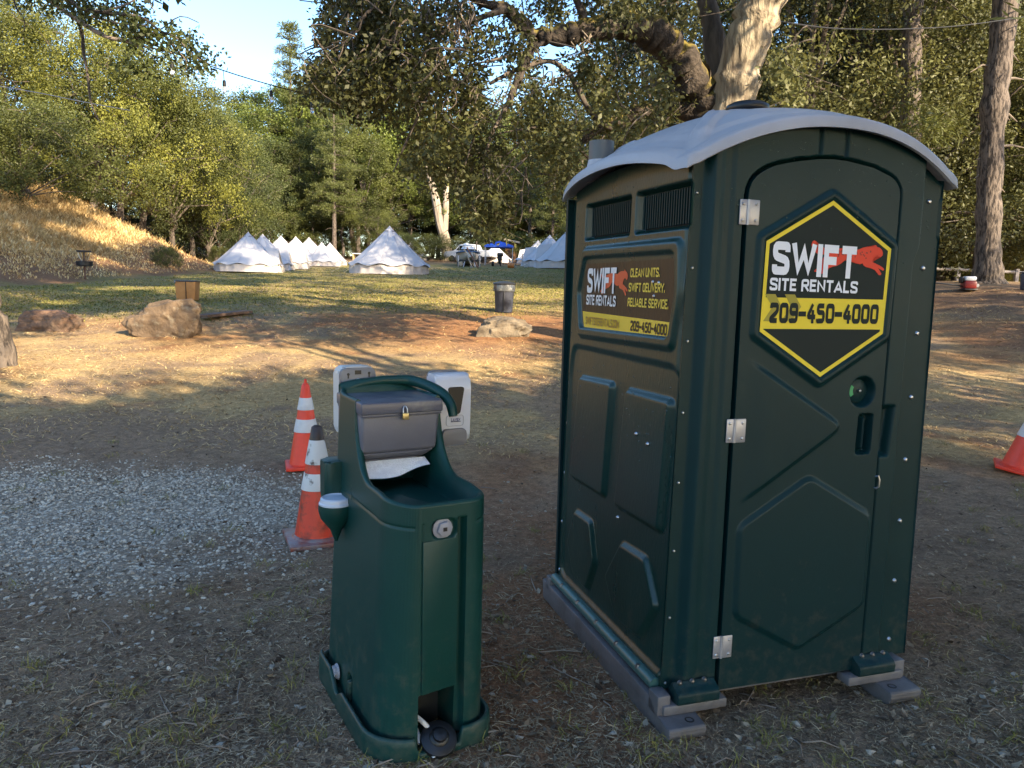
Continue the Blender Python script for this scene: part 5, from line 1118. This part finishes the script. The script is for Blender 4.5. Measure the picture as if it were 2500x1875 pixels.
# ------------------------------------------------------------------ the big oak behind the toilet
oak = empty('big_oak', (3.6, 12.2, float(G(3.6, 12.2))), 0, 'huge leaning oak with a sunlit pale trunk and long mossy limbs behind the toilet', 'tree'); oo = np.array(oak.location)
def limb(parent, o, lst, w0, M, name, n=8, k=4, wob=0., seed=0):
    """lst of (px,py,Y) ; w0 list of widths in photo pixels"""
    P = curve_pts(pxt(lst), k); Ym = P[:, 1]; W_ = np.interp(np.linspace(0, 1, len(P)), np.linspace(0, 1, len(w0)), w0)*Ym/F_PX/2
    r2 = np.random.default_rng(seed); P = P+r2.normal(size=P.shape)*W_[:, None]*wob
    return part(name, [tube(P-o, W_*(1+.10*r2.normal(size=len(P))*bool(wob)), n)], M, parent, 70)
limb(oak, oo, [(1770, 900, 12.2), (1776, 600, 12.2), (1782, 330, 12.2), (1795, 215, 12.2), (1822, 110, 12.1), (1856, 10, 12.0), (1890, -120, 11.9), (1960, -420, 11.6), (2050, -800, 11.2)], [170, 130, 102, 96, 102, 108, 104, 80, 30], M_barkL, 'trunk', 20, 6, .03, 1)
limb(oak, oo, [(1740, 260, 12.4), (1700, 205, 12.3), (1655, 140, 12.1), (1600, 85, 11.9), (1530, 62, 11.7), (1460, 68, 11.5), (1380, 85, 11.4), (1310, 90, 11.3)], [84, 82, 78, 72, 62, 55, 46, 36], M_moss, 'limb', 14, 8, .07, 2)
limb(oak, oo, [(1305, 92, 11.3), (1270, 55, 11.2), (1235, 22, 11.1), (1190, 10, 11.), (1120, -20, 10.8), (1020, -60, 10.6)], [38, 34, 26, 20, 16, 10], M_moss, 'limb', 10, 4, .05, 3)
limb(oak, oo, [(1304, 100, 11.3), (1284, 150, 11.2), (1262, 200, 11.2), (1240, 255, 11.2), (1212, 305, 11.1), (1195, 340, 11.1)], [24, 19, 20, 14, 11, 7], M_bark, 'limb', 8, 4, .08, 4)
limb(oak, oo, [(1195, 205, 11.4), (1240, 180, 11.4), (1290, 160, 11.5), (1345, 150, 11.6), (1392, 182, 11.7), (1430, 255, 11.8), (1466, 300, 11.9), (1500, 312, 12.)], [8, 10, 12, 12, 13, 13, 14, 16], M_bark, 'limb', 8, 4, .08, 5)
limb(oak, oo, [(1720, 275, 12.4), (1640, 262, 12.5), (1560, 280, 12.6), (1500, 305, 12.6), (1460, 315, 12.6), (1420, 350, 12.6)], [70, 52, 42, 34, 26, 12], M_moss, 'limb', 10, 4, .06, 6)
limb(oak, oo, [(1775, 260, 12.6), (1752, 180, 12.7), (1738, 60, 12.8), (1700, -60, 12.9), (1560, -250, 13)], [40, 44, 46, 40, 20], M_bark, 'limb', 10, 4, .05, 7)
for k, (pts, w0) in enumerate([([(1345, 85, 11.3), (1300, 120, 11.2), (1230, 140, 11.0), (1120, 165, 10.8)], [12, 9, 7, 3]), ([(1235, 20, 11), (1130, 60, 10.8), (1020, 100, 10.6), (900, 130, 10.5), (820, 180, 10.4)], [16, 13, 11, 8, 3]), ([(1020, -60, 10.6), (930, 0, 10.5), (860, 80, 10.4), (800, 190, 10.3)], [10, 9, 7, 3]), ([(1130, 60, 10.8), (1060, 200, 10.8), (1000, 330, 10.8), (960, 420, 10.8)], [9, 8, 6, 3]), ([(1212, 300, 11.1), (1180, 400, 11.1), (1185, 500, 11.1), (1170, 560, 11.1)], [8, 7, 5, 2]), ([(1430, 80, 11.5), (1420, 30, 11.4), (1380, -60, 11.3)], [20, 18, 14])]): limb(oak, oo, pts, w0, M_bark, 'limb', 6, 4, .1, 20+k)
def px_clumps(regs, seed, Yr, r0_=.2, r1_=.34, dens=1.):
    r2 = np.random.default_rng(seed); C = []; R = []; T = []
    for cx_, cy_, rx, ry, n, t0 in regs:
        for _ in range(int(n*dens)):
            a = r2.random()*6.28; q = math.sqrt(r2.random()); Y = Yr[0]+(Yr[1]-Yr[0])*r2.random()
            C.append(at(cx_+rx*q*math.cos(a), cy_+ry*q*math.sin(a), Y)); R.append(r0_+(r1_-r0_)*r2.random()); T.append(np.clip(t0+.75*(vnoise(cx_*.013+C[-1][0]*1.4, C[-1][2]*1.4, 1., seed)-.5)+.25*(r2.random()-.5), 0, 1))
    return np.array(C), np.array(R), np.array(T)
regs = [(880, 80, 100, 115, 78, .2), (815, 195, 65, 50, 26, .15), (790, 235, 40, 26, 8, .15), (990, 120, 110, 120, 62, .28), (950, 235, 120, 60, 30, .35), (1110, 130, 90, 130, 28, .45), (1090, 270, 100, 80, 34, .55), (1070, 390, 75, 75, 26, .4), (1150, 395, 80, 70, 26, .5), (1195, 500, 65, 60, 24, .6), (1150, 475, 40, 40, 10, .5),
        (1300, 225, 70, 80, 14, .55), (1330, 340, 90, 60, 16, .5), (1440, 170, 70, 60, 12, .45), (1480, 250, 60, 50, 10, .5), (1540, 330, 80, 50, 14, .5), (1590, 200, 40, 60, 6, .5), (1440, 20, 140, 30, 14, .4), (1600, 25, 110, 40, 14, .4), (1240, 90, 60, 50, 8, .4), (1650, 260, 50, 40, 7, .5), (1905, 160, 40, 40, 7, .75), (1930, 230, 22, 55, 5, .75), (1350, 430, 60, 60, 8, .5),
        (900, -140, 160, 110, 40, .4), (1200, -160, 220, 110, 40, .4), (1600, -160, 220, 110, 34, .4)]
C, R, T = px_clumps(regs, 31, (9.8, 14.5), .12, .27, dens=2.1)
r_ = np.random.default_rng(32)
V, to = leaf_quads(C-oo, R, 46, .076, r_, droop=.35, wid=.55, sq=1.2, tone=T); quads_np('crown', V, len(V)//4, L_oak, oak, to)
tw = MB()
for k in range(0, len(C), 5):
    p0 = C[k]-oo; up_ = np.array([.15+.35*r_.random(), r_.normal()*.2, .2+.3*r_.random()]); tw.add(tube(curve_pts([p0+up_, p0+up_*.5+r_.normal(size=3)*.22, p0+r_.normal(size=3)*.1, p0+np.array([r_.normal()*.3, 0, -.22])], 3), np.linspace(.012, .003, 10), 4))
def tangle(cx_, cy_, ln, n, Y, seed, spread=30, curl=.5):
    r2 = np.random.default_rng(seed)
    for _ in range(n):
        a = np.array([cx_+r2.normal()*spread, cy_+r2.normal()*spread*.4]); pts = []; d = np.array([r2.normal()*.5, 1.])
        for s_ in range(7):
            pts.append(at(a[0], a[1], Y+r2.normal()*.03)-oo); d = d+r2.normal(size=2)*curl; d = d/np.linalg.norm(d); d[1] = d[1]*.7+.35; a = a+d*ln/7
        tw2.add(tube(curve_pts(pts, 2), np.linspace(.010, .003, 13), 4))
tw2 = MB()
for args in ((1080, 10, 150, 26, 10.4, 1, 42), (1140, 30, 120, 12, 10.6, 2, 22), (1060, 90, 160, 9, 10.3, 3, 30), (1200, 415, 110, 7, 10.4, 4, 16), (1440, 90, 60, 8, 11.2, 7, 30), (1080, 210, 110, 6, 10.4, 8, 30), (1180, 215, 100, 5, 11, 9, 12)): tangle(*args)
tw2.build('dry_twigs', M_twig, oak)['kind'] = 'stuff'; tw.build('twigs', M_bark, oak)['kind'] = 'stuff'
# unseen high crown of the oak, clumps aimed to shade hill, tents and field
r_ = np.random.default_rng(33); C = np.array([(1.2+r_.normal()*5.0, 13.5+r_.normal()*4.2, 8.6+9.5*r_.random()) for _ in range(300)])
Tg = np.vstack([scat(2600, -120, 620, 480, 700), scat(1500, 480, 1345, 560, 672), scat(2200, -100, 1345, 672, 800), scat(900, -100, 1345, 800, 1000)])
Tt = np.array([at(a_, b_, Y_) for a_, b_, Y_ in np.c_[np.r_[520+300*r_.random(700), 840+220*r_.random(500), 1270+130*r_.random(400)], np.r_[575+95*r_.random(700), 555+115*r_.random(500), 560+100*r_.random(400)], 43+4*r_.random(1600)]])
Tg = np.vstack([Tg, Tt])
C = np.vstack([C, Tg+HS[None]*(6.5+13*r_.random((len(Tg), 1)))]); C = C[(C[:, 2] > 8.4) & (C[:, 2] > 2.3+C[:, 1]*.46) & (C[:, 2] < 20.5) & (np.hypot(C[:, 0]-1.0, C[:, 1]-14) < 11)]; C = keep_shade(C, r_)
print('upper crown clumps', len(C))
V, to = leaf_quads(C-oo, .66, 84, .20, r_, sq=.8); quads_np('shade_crown', V, len(V)//4, L_oak, oak, to)

# ------------------------------------------------------------------ leaning tree at the left edge with the overhanging branch
lp = gp(-12, 892); lt = empty('leaning_oak', lp, 0, 'leaning oak at the left edge whose leafy branch hangs into the top left sky', 'tree'); lo = np.array(lp); YL = lp[1]
limb(lt, lo, [(0, 990, YL), (-8, 890, YL), (-30, 780, YL), (-62, 660, YL), (-110, 480, YL-.2), (-160, 200, YL-.6), (-190, -120, YL-1.2), (-150, -420, YL-2)], [100, 88, 78, 74, 70, 62, 50, 20], M_pbark, 'trunk', 18, 6, .03, 41)
limb(lt, lo, [(-170, 100, YL-.7), (-80, -60, 9.4), (60, -60, 9.), (122, 0, 8.8), (190, 49, 8.7), (258, 89, 8.6), (320, 103, 8.6), (352, 127, 8.6), (372, 140, 8.6)], [34, 28, 22, 12, 11, 10, 8, 4, 2], M_twig, 'branch', 6, 4, .06, 42)
limb(lt, lo, [(60, -60, 9.), (165, -2, 8.7), (195, 19, 8.6), (250, 30, 8.5), (340, 41, 8.5), (393, 76, 8.5), (434, 95, 8.5), (475, 138, 8.5), (529, 163, 8.5)], [16, 10, 9, 8, 7, 6, 5, 4, 2], M_bark, 'branch', 6, 4, .06, 43)
limb(lt, lo, [(150, -20, 8.9), (195, 60, 8.9), (205, 130, 8.9), (215, 190, 8.9), (222, 250, 8.9), (245, 300, 8.9)], [8, 9, 8, 6, 4, 2], M_bark, 'branch', 5, 4, .1, 44)
for k, pts in enumerate([[(300, 100, 8.6), (345, 90, 8.5), (395, 70, 8.5), (440, 40, 8.4), (485, 55, 8.4)], [(320, 103, 8.6), (360, 115, 8.6), (410, 125, 8.6), (430, 140, 8.6)], [(393, 76, 8.5), (430, 120, 8.5), (455, 150, 8.5), (452, 178, 8.5)], [(250, 30, 8.5), (310, 10, 8.4), (350, -10, 8.4), (378, 30, 8.4)], [(30, -20, 9), (40, 20, 9), (58, 45, 9), (60, 75, 9)], [(225, 40, 8.6), (300, 60, 8.5), (360, 62, 8.5)]]): limb(lt, lo, pts, [6, 5, 3, 2], M_twig if k % 2 else M_bark, 'twig', 4, 3, .15, 50+k)
C, R, T = px_clumps([(235, 18, 70, 32, 22, .3), (310, 50, 60, 45, 24, .3), (345, 85, 45, 40, 16, .3), (400, 95, 40, 35, 13, .3), (450, 110, 35, 35, 12, .3), (500, 150, 38, 18, 10, .3), (130, 10, 70, 22, 14, .3), (320, 140, 60, 25, 9, .3), (460, 165, 25, 18, 5, .3), (60, -15, 80, 18, 12, .35), (150, -80, 200, 60, 40, .4), (380, 165, 30, 14, 4, .3)], 45, (8.2, 9.2), .09, .17)
r_ = np.random.default_rng(46); V, to = leaf_quads(C-lo, R, 26, .052, r_, droop=.2, wid=.6, tone=T); quads_np('crown', V, len(V)//4, L_dark, lt, to)
C = np.array([(-9+r_.normal()*3.2, 9+r_.normal()*2.6, 9.5+abs(r_.normal())*2.4) for _ in range(150)]); C = keep_shade(C, r_); V, to = leaf_quads(C-lo, .55, 55, .14, r_); quads_np('shade_crown', V, len(V)//4, L_dark, lt, to)  # unseen crown, thinned so that sun still reaches the lit spots

# ------------------------------------------------------------------ two big pines on the right bank
for k, (pts, w0, lab, Y) in enumerate([([(2406, 720, 22), (2412, 690, 22), (2412, 640, 22), (2414, 500, 22), (2420, 380, 22), (2432, 220, 22), (2455, 20, 22), (2480, -250, 22), (2500, -600, 22)], [92, 76, 60, 54, 55, 52, 52, 44, 24], 'thick pine trunk on the right with its flared base on the bank', 22), ([(2216, 700, 25), (2220, 400, 25), (2222, 260, 25), (2226, 120, 25), (2229, 0, 25), (2233, -200, 25), (2238, -600, 25)], [60, 48, 44, 43, 42, 36, 20], 'straight pine trunk rising behind the right end of the toilet roof', 25)]):
    q = gp(pts[1][0], 700) if k else gp(2412, 706); b0 = at(pts[1][0], 700, Y); q = np.array([b0[0], Y, float(G(b0[0], Y))])
    pt_ = empty('bank_pine', q, 0, lab, 'tree', 'pines on the right bank')
    limb(pt_, q, pts, w0, M_pbark, 'trunk', 18, 5, .02, 60+k)
    r2 = np.random.default_rng(70+k); b = MB()
    for _ in range(16):
        f = r2.random(); px_ = np.interp(f, [0, 1], [pts[3][0], pts[6][0]]); py2 = np.interp(f, [0, 1], [pts[3][1], pts[6][1]]); sgd = r2.choice([-1, 1]); l = 20+60*r2.random()
        b.add(tube([at(px_, py2, Y)-q, at(px_+sgd*l*.6, py2-8*r2.random(), Y)-q, at(px_+sgd*l, py2+18*r2.random(), Y)-q], [.045, .03, .01], 5))
    b.build('dead_branches', M_twig, pt_)['kind'] = 'stuff'
    C = np.array([at(pts[-2][0]+r2.normal()*220, pts[-2][1]-100+r2.normal()*140, Y+r2.normal()*2) for _ in range(110)]); V, to = leaf_quads(C-q, .75, 44, .34, r2, droop=-.2, out=1.2, wid=.16, sq=.6); quads_np('crown', V, len(V)//4, L_pine, pt_, to)
    if k:
        C = np.array([at(2250+r2.normal()*45, 300+r2.normal()*28, Y-1+r2.normal()*.3) for _ in range(22)]); V, to = leaf_quads(C-q, .45, 40, .30, r2, droop=.1, out=1.2, wid=.10, tone=.6+.3*r2.random(22)); quads_np('low_spray', V, len(V)//4, L_pine, pt_, to)
RL = 'dark leafy oak in the wood on the right behind the toilet'; RGp = 'oaks in the wood on the right'
riA = broadleaf('right_wood_oak', 81, 14, 11, L_dark, .125, 19, 18, 130, .14, clump=.31); riB = broadleaf('right_wood_oak', 82, 14, 10, L_oak, .125, 19, 18, 130, .12, clump=.31)
for k, (px, Y, tp) in enumerate([(1640, 34, -260), (1700, 46, -120), (1900, 30, -330), (1960, 42, -200), (2020, 33, -300), (2080, 48, -100), (2130, 31, -260), (2180, 40, -200), (2290, 34, -260), (2350, 44, -160), (2400, 31, -240), (2480, 40, -220), (2560, 33, -280), (2650, 38, -200), (1560, 55, 0), (1980, 60, 60), (2240, 58, 40), (2420, 62, 40), (2330, 33, 200), (2500, 32, 260), (2600, 30, 100)]): plant(riA if k % 2 else riB, px, Y, tp, RL, RGp, xs=1.+.2*rng.random())
for k, (px, Y, tp) in enumerate([(2290, 33, 560), (2350, 36, 480), (2470, 31, 590), (2540, 34, 560), (2420, 38, 520), (2270, 40, 470), (2500, 42, 480)]): plant(bushA if k % 2 else hillB, px, Y, tp, 'yellow green sunlit bush behind the rail fence', 'bushes behind the rail fence', 'bush', xs=1.3)

# ------------------------------------------------------------------ unseen trees behind and beside the viewer, crowns shaped to shade the foreground
SH = [(7.5, -5, 10, 5.0), (13, -9, 13, 6.0), (18, -3, 14, 6.5), (9, -14, 14, 6.0), (22, -12, 16, 7.), (12, 1.5, 11, 5.0), (3, -10, 12, 5.5), (20, 5, 15, 6.), (27, 1, 17, 7.), (15, -18, 17, 7.), (30, 11, 18, 7.), (25, -20, 19, 8.), (-3, -9, 9, 5.), (6.8, 1.6, 10, 4.5)]
r_ = np.random.default_rng(90); extra = []  # extra leaf clumps aimed along the sun to shade toilet, wash stand and ground
tm = np.array(Matrix.Translation((.569, 2.542, 0)) @ Matrix.Rotation(rad(17.347), 4, 'Z'))
for lx in np.arange(-.4, 1.5, .42):
    for lz in np.arange(.1, 2.7, .42):
        if lx > .80 and lz > 1.5: continue
        p_ = tm[:3, :3]@np.array([lx, 0, lz])+tm[:3, 3]; extra.append(p_+HS*(5.0+3.0*r_.random()))
for n_, a_, b_ in ((130, 690, 950), (260, 955, 1200)):
    for p_ in scat(n_, -200, 1420, a_, b_): extra.append(p_+HS*(5.0+4.5*rng.random()))
for p_ in scat(90, 1900, 2700, 760, 1250): extra.append(p_+HS*(5.0+4.5*rng.random()))
for p_ in scat(230, -250, 2750, 1200, 2050): extra.append(p_+HS*(4.8+4.5*r_.random()))
for lx in np.arange(-1.0, .5, .42):
    for ly in np.arange(2.2, 3.4, .42):
        for lz in (.1, .6, 1.1): extra.append(np.array([lx, ly, lz])+HS*(5.5+3*r_.random()))
for k, (x, y, h, rd) in enumerate(SH):
    z = float(G(x, y)); st = empty('shade_oak', (x, y, z), 0, 'unseen oak behind the viewer, crown shaped to throw dappled shade on the foreground', 'tree', 'oaks behind the viewer'); so_ = np.array([x, y, z])
    wd = MB(); wd.add(tube(curve_pts([(0, 0, -.5), (.1, 0, h*.25), (.3, .1, h*.5), (0, 0, h*.85)], 4), np.linspace(.34, .06, 13), 9)); C = []
    for _ in range(int(95*rd/5.5)):
        a = r_.random()*6.28; q = math.sqrt(r_.random())*rd; zz = h*(.34+.66*r_.random()**.8*math.sqrt(max(.05, 1-(q/rd)**2*.8))); c = np.array([x+q*math.cos(a), y+q*math.sin(a), z+zz])
        l_, g = lit_here(c)
        if r_.random() < .97*l_ or r_.random() < .06: continue
        C.append(c-so_)
        if r_.random() < .12: wd.add(tube(curve_pts([(.2, .05, min(zz*.7, h*.6)), (c-so_)*np.array([.5, .5, .88]), c-so_], 3), np.linspace(.10, .02, 7), 5))
    if k == 0: extra = [c_ for c_ in extra if lit_here(c_, 1.55)[0] < .25]
    C += [c_-so_ for c_ in extra if np.argmin([np.hypot(c_[0]-a_, c_[1]-b_) for a_, b_, _, _ in SH]) == k]
    C = np.array(C); V, to = leaf_quads(C, .62+.25*r_.random(len(C)), 78, .21, r_, sq=.8); wd.build('trunk', M_bark, st); quads_np('crown', V, len(V)//4, L_shade, st, to)

# ================================================================== STRING LIGHTS AND CABLES
M_cable = mat('black_cable', (.012, .012, .013), .6); M_bulb = mat('clear_bulb_glass', (.75, .80, .85), .05, trans=.75)
def cable(name, lst, w_, bulbs, label, M=M_cable, cat='string lights', bl=.0, sag=6):
    P = curve_pts(pxt(lst), sag); o = np.array(P[0]); e = empty(name, o, 0, label, cat)
    part('cable', [tube(P-o, w_, 6)], M, e)
    for px, drop in bulbs:
        prj = np.array([to_px(q)[0] for q in P]); i_ = int(np.argmin(np.abs(prj-px))); b_ = P[i_]-o; s_ = np.linalg.norm(P[i_]-CAM)/F_PX
        part('bulb_lead', [tube([b_, b_+np.array([.01, 0, -drop*s_])], .005, 5)], M_cable, e)
        q = b_+np.array([.01, 0, -drop*s_]); k_ = s_*1.0
        part('socket', [lathe([(2.2*k_, 2*k_), (3.6*k_, 0), (4.0*k_, -9*k_), (3.2*k_, -11*k_)], 10, tuple(q))], M_cable, e)
        part('bulb', [lathe([(2.6*k_, -10*k_), (4.2*k_, -15*k_), (4.6*k_, -19*k_), (3.2*k_, -23*k_), (0, -24.5*k_)], 12, tuple(q))], M_bulb, e)
    return e
def to_px(P):
    q = np.asarray(P)-CAM; z = q@fwd; return CXP+F_PX*(q@rgt)/z, CYP-F_PX*(q@upv)/z, z
cable('string_lights', [(-120, -120, 8.0), (80, -20, 8.6), (230, 48, 9.2), (390, 116, 10.), (545, 172, 11.), (660, 207, 11.6), (760, 232, 12.2), (900, 262, 13)], .008, [(424, 22), (545, 22), (658, 14), (760, 16)], 'black string light cable with clear bulbs sloping across the open sky')
cable('string_lights', [(900, 262, 13), (1050, 298, 13.4), (1180, 310, 13.5), (1330, 316, 13.2), (1480, 318, 12.9), (1690, 300, 12.5)], .007, [(1122, 12), (1198, 12), (1270, 12), (1420, 12)], 'thin string light cable with bulbs crossing the foliage left of the toilet roof')
cable('overhead_wire', [(1800, 38, 12.0), (1900, 52, 13), (2050, 70, 15), (2230, 70, 18), (2400, 56, 20), (2700, 10, 24)], .012, [], 'thin dark wire running from the oak trunk to the right pines', cat='wire')
cable('overhead_wire', [(-80, 200, 20), (0, 211, 20.5), (100, 228, 21), (200, 248, 21.5), (318, 270, 22)], .012, [], 'thin pale wire in front of the hillside trees on the left', M=M_alu, cat='wire')

# ================================================================== GROUND COVER
r_ = np.random.default_rng(101)
def strands(P, L, W_, up, r_, curl=.5):
    """thin bent strips, two quads each"""
    n = len(P); a = r_.random(n)*6.283; d0 = np.stack([np.cos(a), np.sin(a), up], 1); d0 = unit(d0); a2 = a+curl*r_.normal(size=n)
    d1 = unit(np.stack([np.cos(a2), np.sin(a2), up*.6-.15*np.abs(r_.normal(size=n))*(up < .3)], 1)); s_ = np.stack([-np.sin(a), np.cos(a), .3*r_.normal(size=n)], 1)*(W_/2)[:, None]
    p0 = P; p1 = P+d0*(L*.5)[:, None]; p2 = p1+d1*(L*.5)[:, None]
    return np.stack([p0-s_, p0+s_, p1+s_, p1-s_, p1-s_, p1+s_, p2+s_*.35, p2-s_*.35], 1).reshape(-1, 3)
def covermat(name, cols, rough=.9, tr=0.):
    M = bpy.data.materials.new(name); M.use_nodes = True; t = M.node_tree; b = t.nodes['Principled BSDF']; b.inputs['Roughness'].default_value = rough; b.inputs['Specular IOR Level'].default_value = .15
    a = t.nodes.new('ShaderNodeAttribute'); a.attribute_name = 'tone'; r = t.nodes.new('ShaderNodeValToRGB'); cr = r.color_ramp
    while len(cr.elements) < len(cols): cr.elements.new(.5)
    for k, c in enumerate(cols): cr.elements[k].position = k/(len(cols)-1); cr.elements[k].color = (*c, 1)
    t.links.new(a.outputs['Fac'], r.inputs[0]); t.links.new(r.outputs[0], b.inputs['Base Color']); return M
M_straw = covermat('straw_cover', [(.07, .048, .033), (.18, .125, .078), (.33, .245, .15), (.47, .37, .235), (.60, .51, .37)])
M_hay = covermat('dry_grass_cover', [(.22, .135, .065), (.42, .285, .13), (.58, .42, .20), (.66, .52, .28)])
M_grass = covermat('turf_cover', [(.10, .105, .028), (.17, .165, .040), (.29, .24, .075), (.40, .31, .13)])
M_stone = covermat('gravel_cover', [(.16, .135, .105), (.31, .275, .225), (.42, .385, .32), (.54, .50, .43)])
M_leafl = covermat('leaf_litter_cover', [(.06, .042, .03), (.13, .09, .06), (.22, .165, .11), (.34, .285, .21)])
# straw and dead grass lying on the ground
P = scat(85000, -260, 2760, 1000, 2050, .95); g = gravel_mask(P[:, 0], P[:, 1]); P = P[r_.random(len(P)) > g*.93]; n = len(P)
L = .02+.055*r_.random(n)**2; V = strands(P+np.array([0, 0, .004]), L, .0014+.0016*r_.random(n), .05+.22*r_.random(n)**2, r_, .9)
t = np.clip(.12+.75*r_.random(n)**1.3*(.6+.7*fbm(P[:, 0], P[:, 1], 1.7, 71)), 0, 1)
tag(quads_np('straw_litter', V, n*2, M_straw, None, np.repeat(t, 2)), 'dead grass and straw scattered over the near ground', 'straw', kind='stuff')
P = scat(60000, -200, 2700, 705, 1120); y_ = P[:, 1]; P = P[(P[:, 0] > -16.5) & ((sstep(4.2, 9.5, y_+2*(fbm(P[:, 0], P[:, 1], .7, 91)-.5)) > r_.random(len(P))))]; n = len(P)
L = (.022+.055*r_.random(n)**2)*(1+P[:, 1]/40); V = strands(P, L, (.0018+.0018*r_.random(n))*(1+P[:, 1]/7), .15+.5*r_.random(n), r_, .7)
m_ = fbm(P[:, 0], P[:, 1], .8, 73); k_ = r_.random(n) < .35+.65*sstep(.42, .55, m_); P, V, m_ = P[k_], V.reshape(n, 8, 3)[k_].reshape(-1, 3), m_[k_]; n = len(P); t = np.clip(.10+.8*r_.random(n)*(.35+1.0*m_), 0, 1)
tag(quads_np('dry_lawn', V, n*2, M_hay, None, np.repeat(t, 2)), 'dry yellow lawn between the toilet and the meadow', 'dry grass', kind='stuff')
P = scat(60000, -200, 1500, 655, 800); n3 = fbm(P[:, 0], P[:, 1], .16, 41, 3); k_ = sstep(17.5, 24, P[:, 1]+5*(n3-.5)-.55*P[:, 0])*(1-sstep(55, 70, P[:, 1]))*(P[:, 0] > -15.6-.42*np.maximum(0, P[:, 1]-41)); P = P[r_.random(len(P)) < k_]; n = len(P)
V = strands(P, .022+.03*r_.random(n)+.0004*P[:, 1], .004+.0008*P[:, 1], .5+.8*r_.random(n), r_, .6)
m_ = fbm(P[:, 0], P[:, 1], .5, 77); t = np.clip(.05+.55*r_.random(n)+.9*(m_-.45), 0, 1)
tag(quads_np('meadow_grass', V, n*2, M_grass, None, np.repeat(t, 2)), 'short green meadow grass in front of the tents', 'grass', kind='stuff')
# tall dry grass on the hillside
P = scat(110000, -300, 640, 440, 715); xf = -15.8-.42*np.maximum(0, P[:, 1]-41); d_ = xf-P[:, 0]; m_ = fbm(P[:, 0], P[:, 1], .45, 83, 3); P = P[(d_ > .3) & (r_.random(len(P)) < (.25+.75*sstep(1.6, 4.5, d_+3*(m_-.5)))*sstep(.30, .50, m_+.02*d_))]; n = len(P); d_ = -15.8-P[:, 0]
L = (.10+.40*r_.random(n)*sstep(2, 5, d_)); V = strands(P, L, .018+.02*r_.random(n), 1.0+1.2*r_.random(n), r_, .5)
t = np.clip(.15+.75*r_.random(n)+.5*(fbm(P[:, 0], P[:, 1], .9, 85)-.5), 0, 1)
tag(quads_np('hillside_grass', V, n*2, M_hay, None, np.repeat(t, 2)), 'tall golden dry grass covering the hillside on the left', 'dry grass', kind='stuff')
# leaf litter
P = scat(11000, -260, 2760, 960, 2050, .95); n = len(P); a = r_.random(n)*6.28; l = (.006+.018*r_.random(n)**2.5)[:, None]; tx = np.stack([np.cos(a), np.sin(a), .5*r_.normal(size=n)*.6], 1)*l; ty = np.stack([-np.sin(a), np.cos(a), .5*r_.normal(size=n)*.6], 1)*l*.5
P = P+np.array([0, 0, .008]); V = np.stack([P-tx, P+ty, P+tx, P-ty], 1).reshape(-1, 3); tag(quads_np('leaf_litter', V, n, M_leafl, None, r_.random(n)**1.3), 'small dead oak leaves strewn over the near ground', 'leaf litter', kind='stuff')
# gravel : low polygon pebbles
ico = bmesh.new(); bmesh.ops.create_icosphere(ico, subdivisions=1, radius=1); iv = np.array([v.co[:] for v in ico.verts]); ico.faces.ensure_lookup_table(); iF = np.array([[v.index for v in f.verts] for f in ico.faces]); ico.free()
def pebbles(P, R, name, M, label, cat, t):
    n = len(P); k = len(iv); a = r_.random(n)*6.28; S = np.stack([R*(.8+.6*r_.random(n)), R*(.7+.4*r_.random(n)), R*(.45+.4*r_.random(n))], 1)
    J = 1+.28*r_.normal(size=(n, k, 1)).clip(-1.3, 1.3); Q = iv[None]*J*S[:, None]; c, s_ = np.cos(a)[:, None], np.sin(a)[:, None]
    Q = np.stack([Q[..., 0]*c-Q[..., 1]*s_, Q[..., 0]*s_+Q[..., 1]*c, Q[..., 2]], -1)+(P+np.stack([0*R, 0*R, R*.22], 1))[:, None]
    Fq = (iF[None]+(np.arange(n)*k)[:, None, None]).reshape(-1, 3); return tag(faces_np(name, Q.reshape(-1, 3), Fq, M, None, np.repeat(t, k), smooth=False), label, cat, kind='stuff')
n = 88000; P = np.stack([-7.2+6.4*r_.random(n), 2.6+4.6*r_.random(n), np.zeros(n)], 1); g = gravel_mask(P[:, 0], P[:, 1]); spread = .07*np.exp(-((P[:, 1]-3.7)/1.0)**2-((P[:, 0]+1.9)/1.6)**2); P = P[r_.random(n) < np.maximum(g, spread)]; n = len(P); P[:, 2] = G(P[:, 0], P[:, 1])
pebbles(P, .0048+.0085*r_.random(n)**2.0, 'gravel', M_stone, 'patch of pale grey crushed gravel left of the cones', 'gravel', np.clip(.2+.7*r_.random(n), 0, 1))
P = scat(900, -200, 2700, 1150, 2000); n = len(P); pebbles(P, .005+.012*r_.random(n)**3, 'loose_pebbles', M_stone, 'loose pebbles scattered over the near dirt', 'pebbles', .0+.45*r_.random(n))
# twigs and bark chips
P = scat(260, -200, 2700, 1050, 2000); tb_ = MB()
for p in P:
    a = r_.random()*6.28; l = .05+.18*r_.random()**2; d_ = np.array([math.cos(a), math.sin(a), 0]); tb_.add(tube([p+[0, 0, .006], p+d_*l*.5+np.array([0, 0, .014])+r_.normal(size=3)*.006, p+d_*l+np.array([0, 0, .006])], [.0035, .003, .0015], 4))
tag(tb_.build('fallen_twigs', M_twig), 'small fallen twigs scattered over the near ground', 'twigs', kind='stuff')
# little green tufts
P0 = scat(240, -200, 2700, 1080, 2000); P = np.repeat(P0, 22, 0)+r_.normal(size=(len(P0)*22, 3))*np.array([.03, .03, 0]); n = len(P); V = strands(P, .025+.04*r_.random(n), .002+.001*r_.random(n), .5+.9*r_.random(n), r_, .8)
tag(quads_np('grass_tufts', V, n*2, M_grass, None, np.repeat(.1+.6*r_.random(n), 2)), 'sparse green grass tufts in the near dirt', 'grass tufts', kind='stuff')
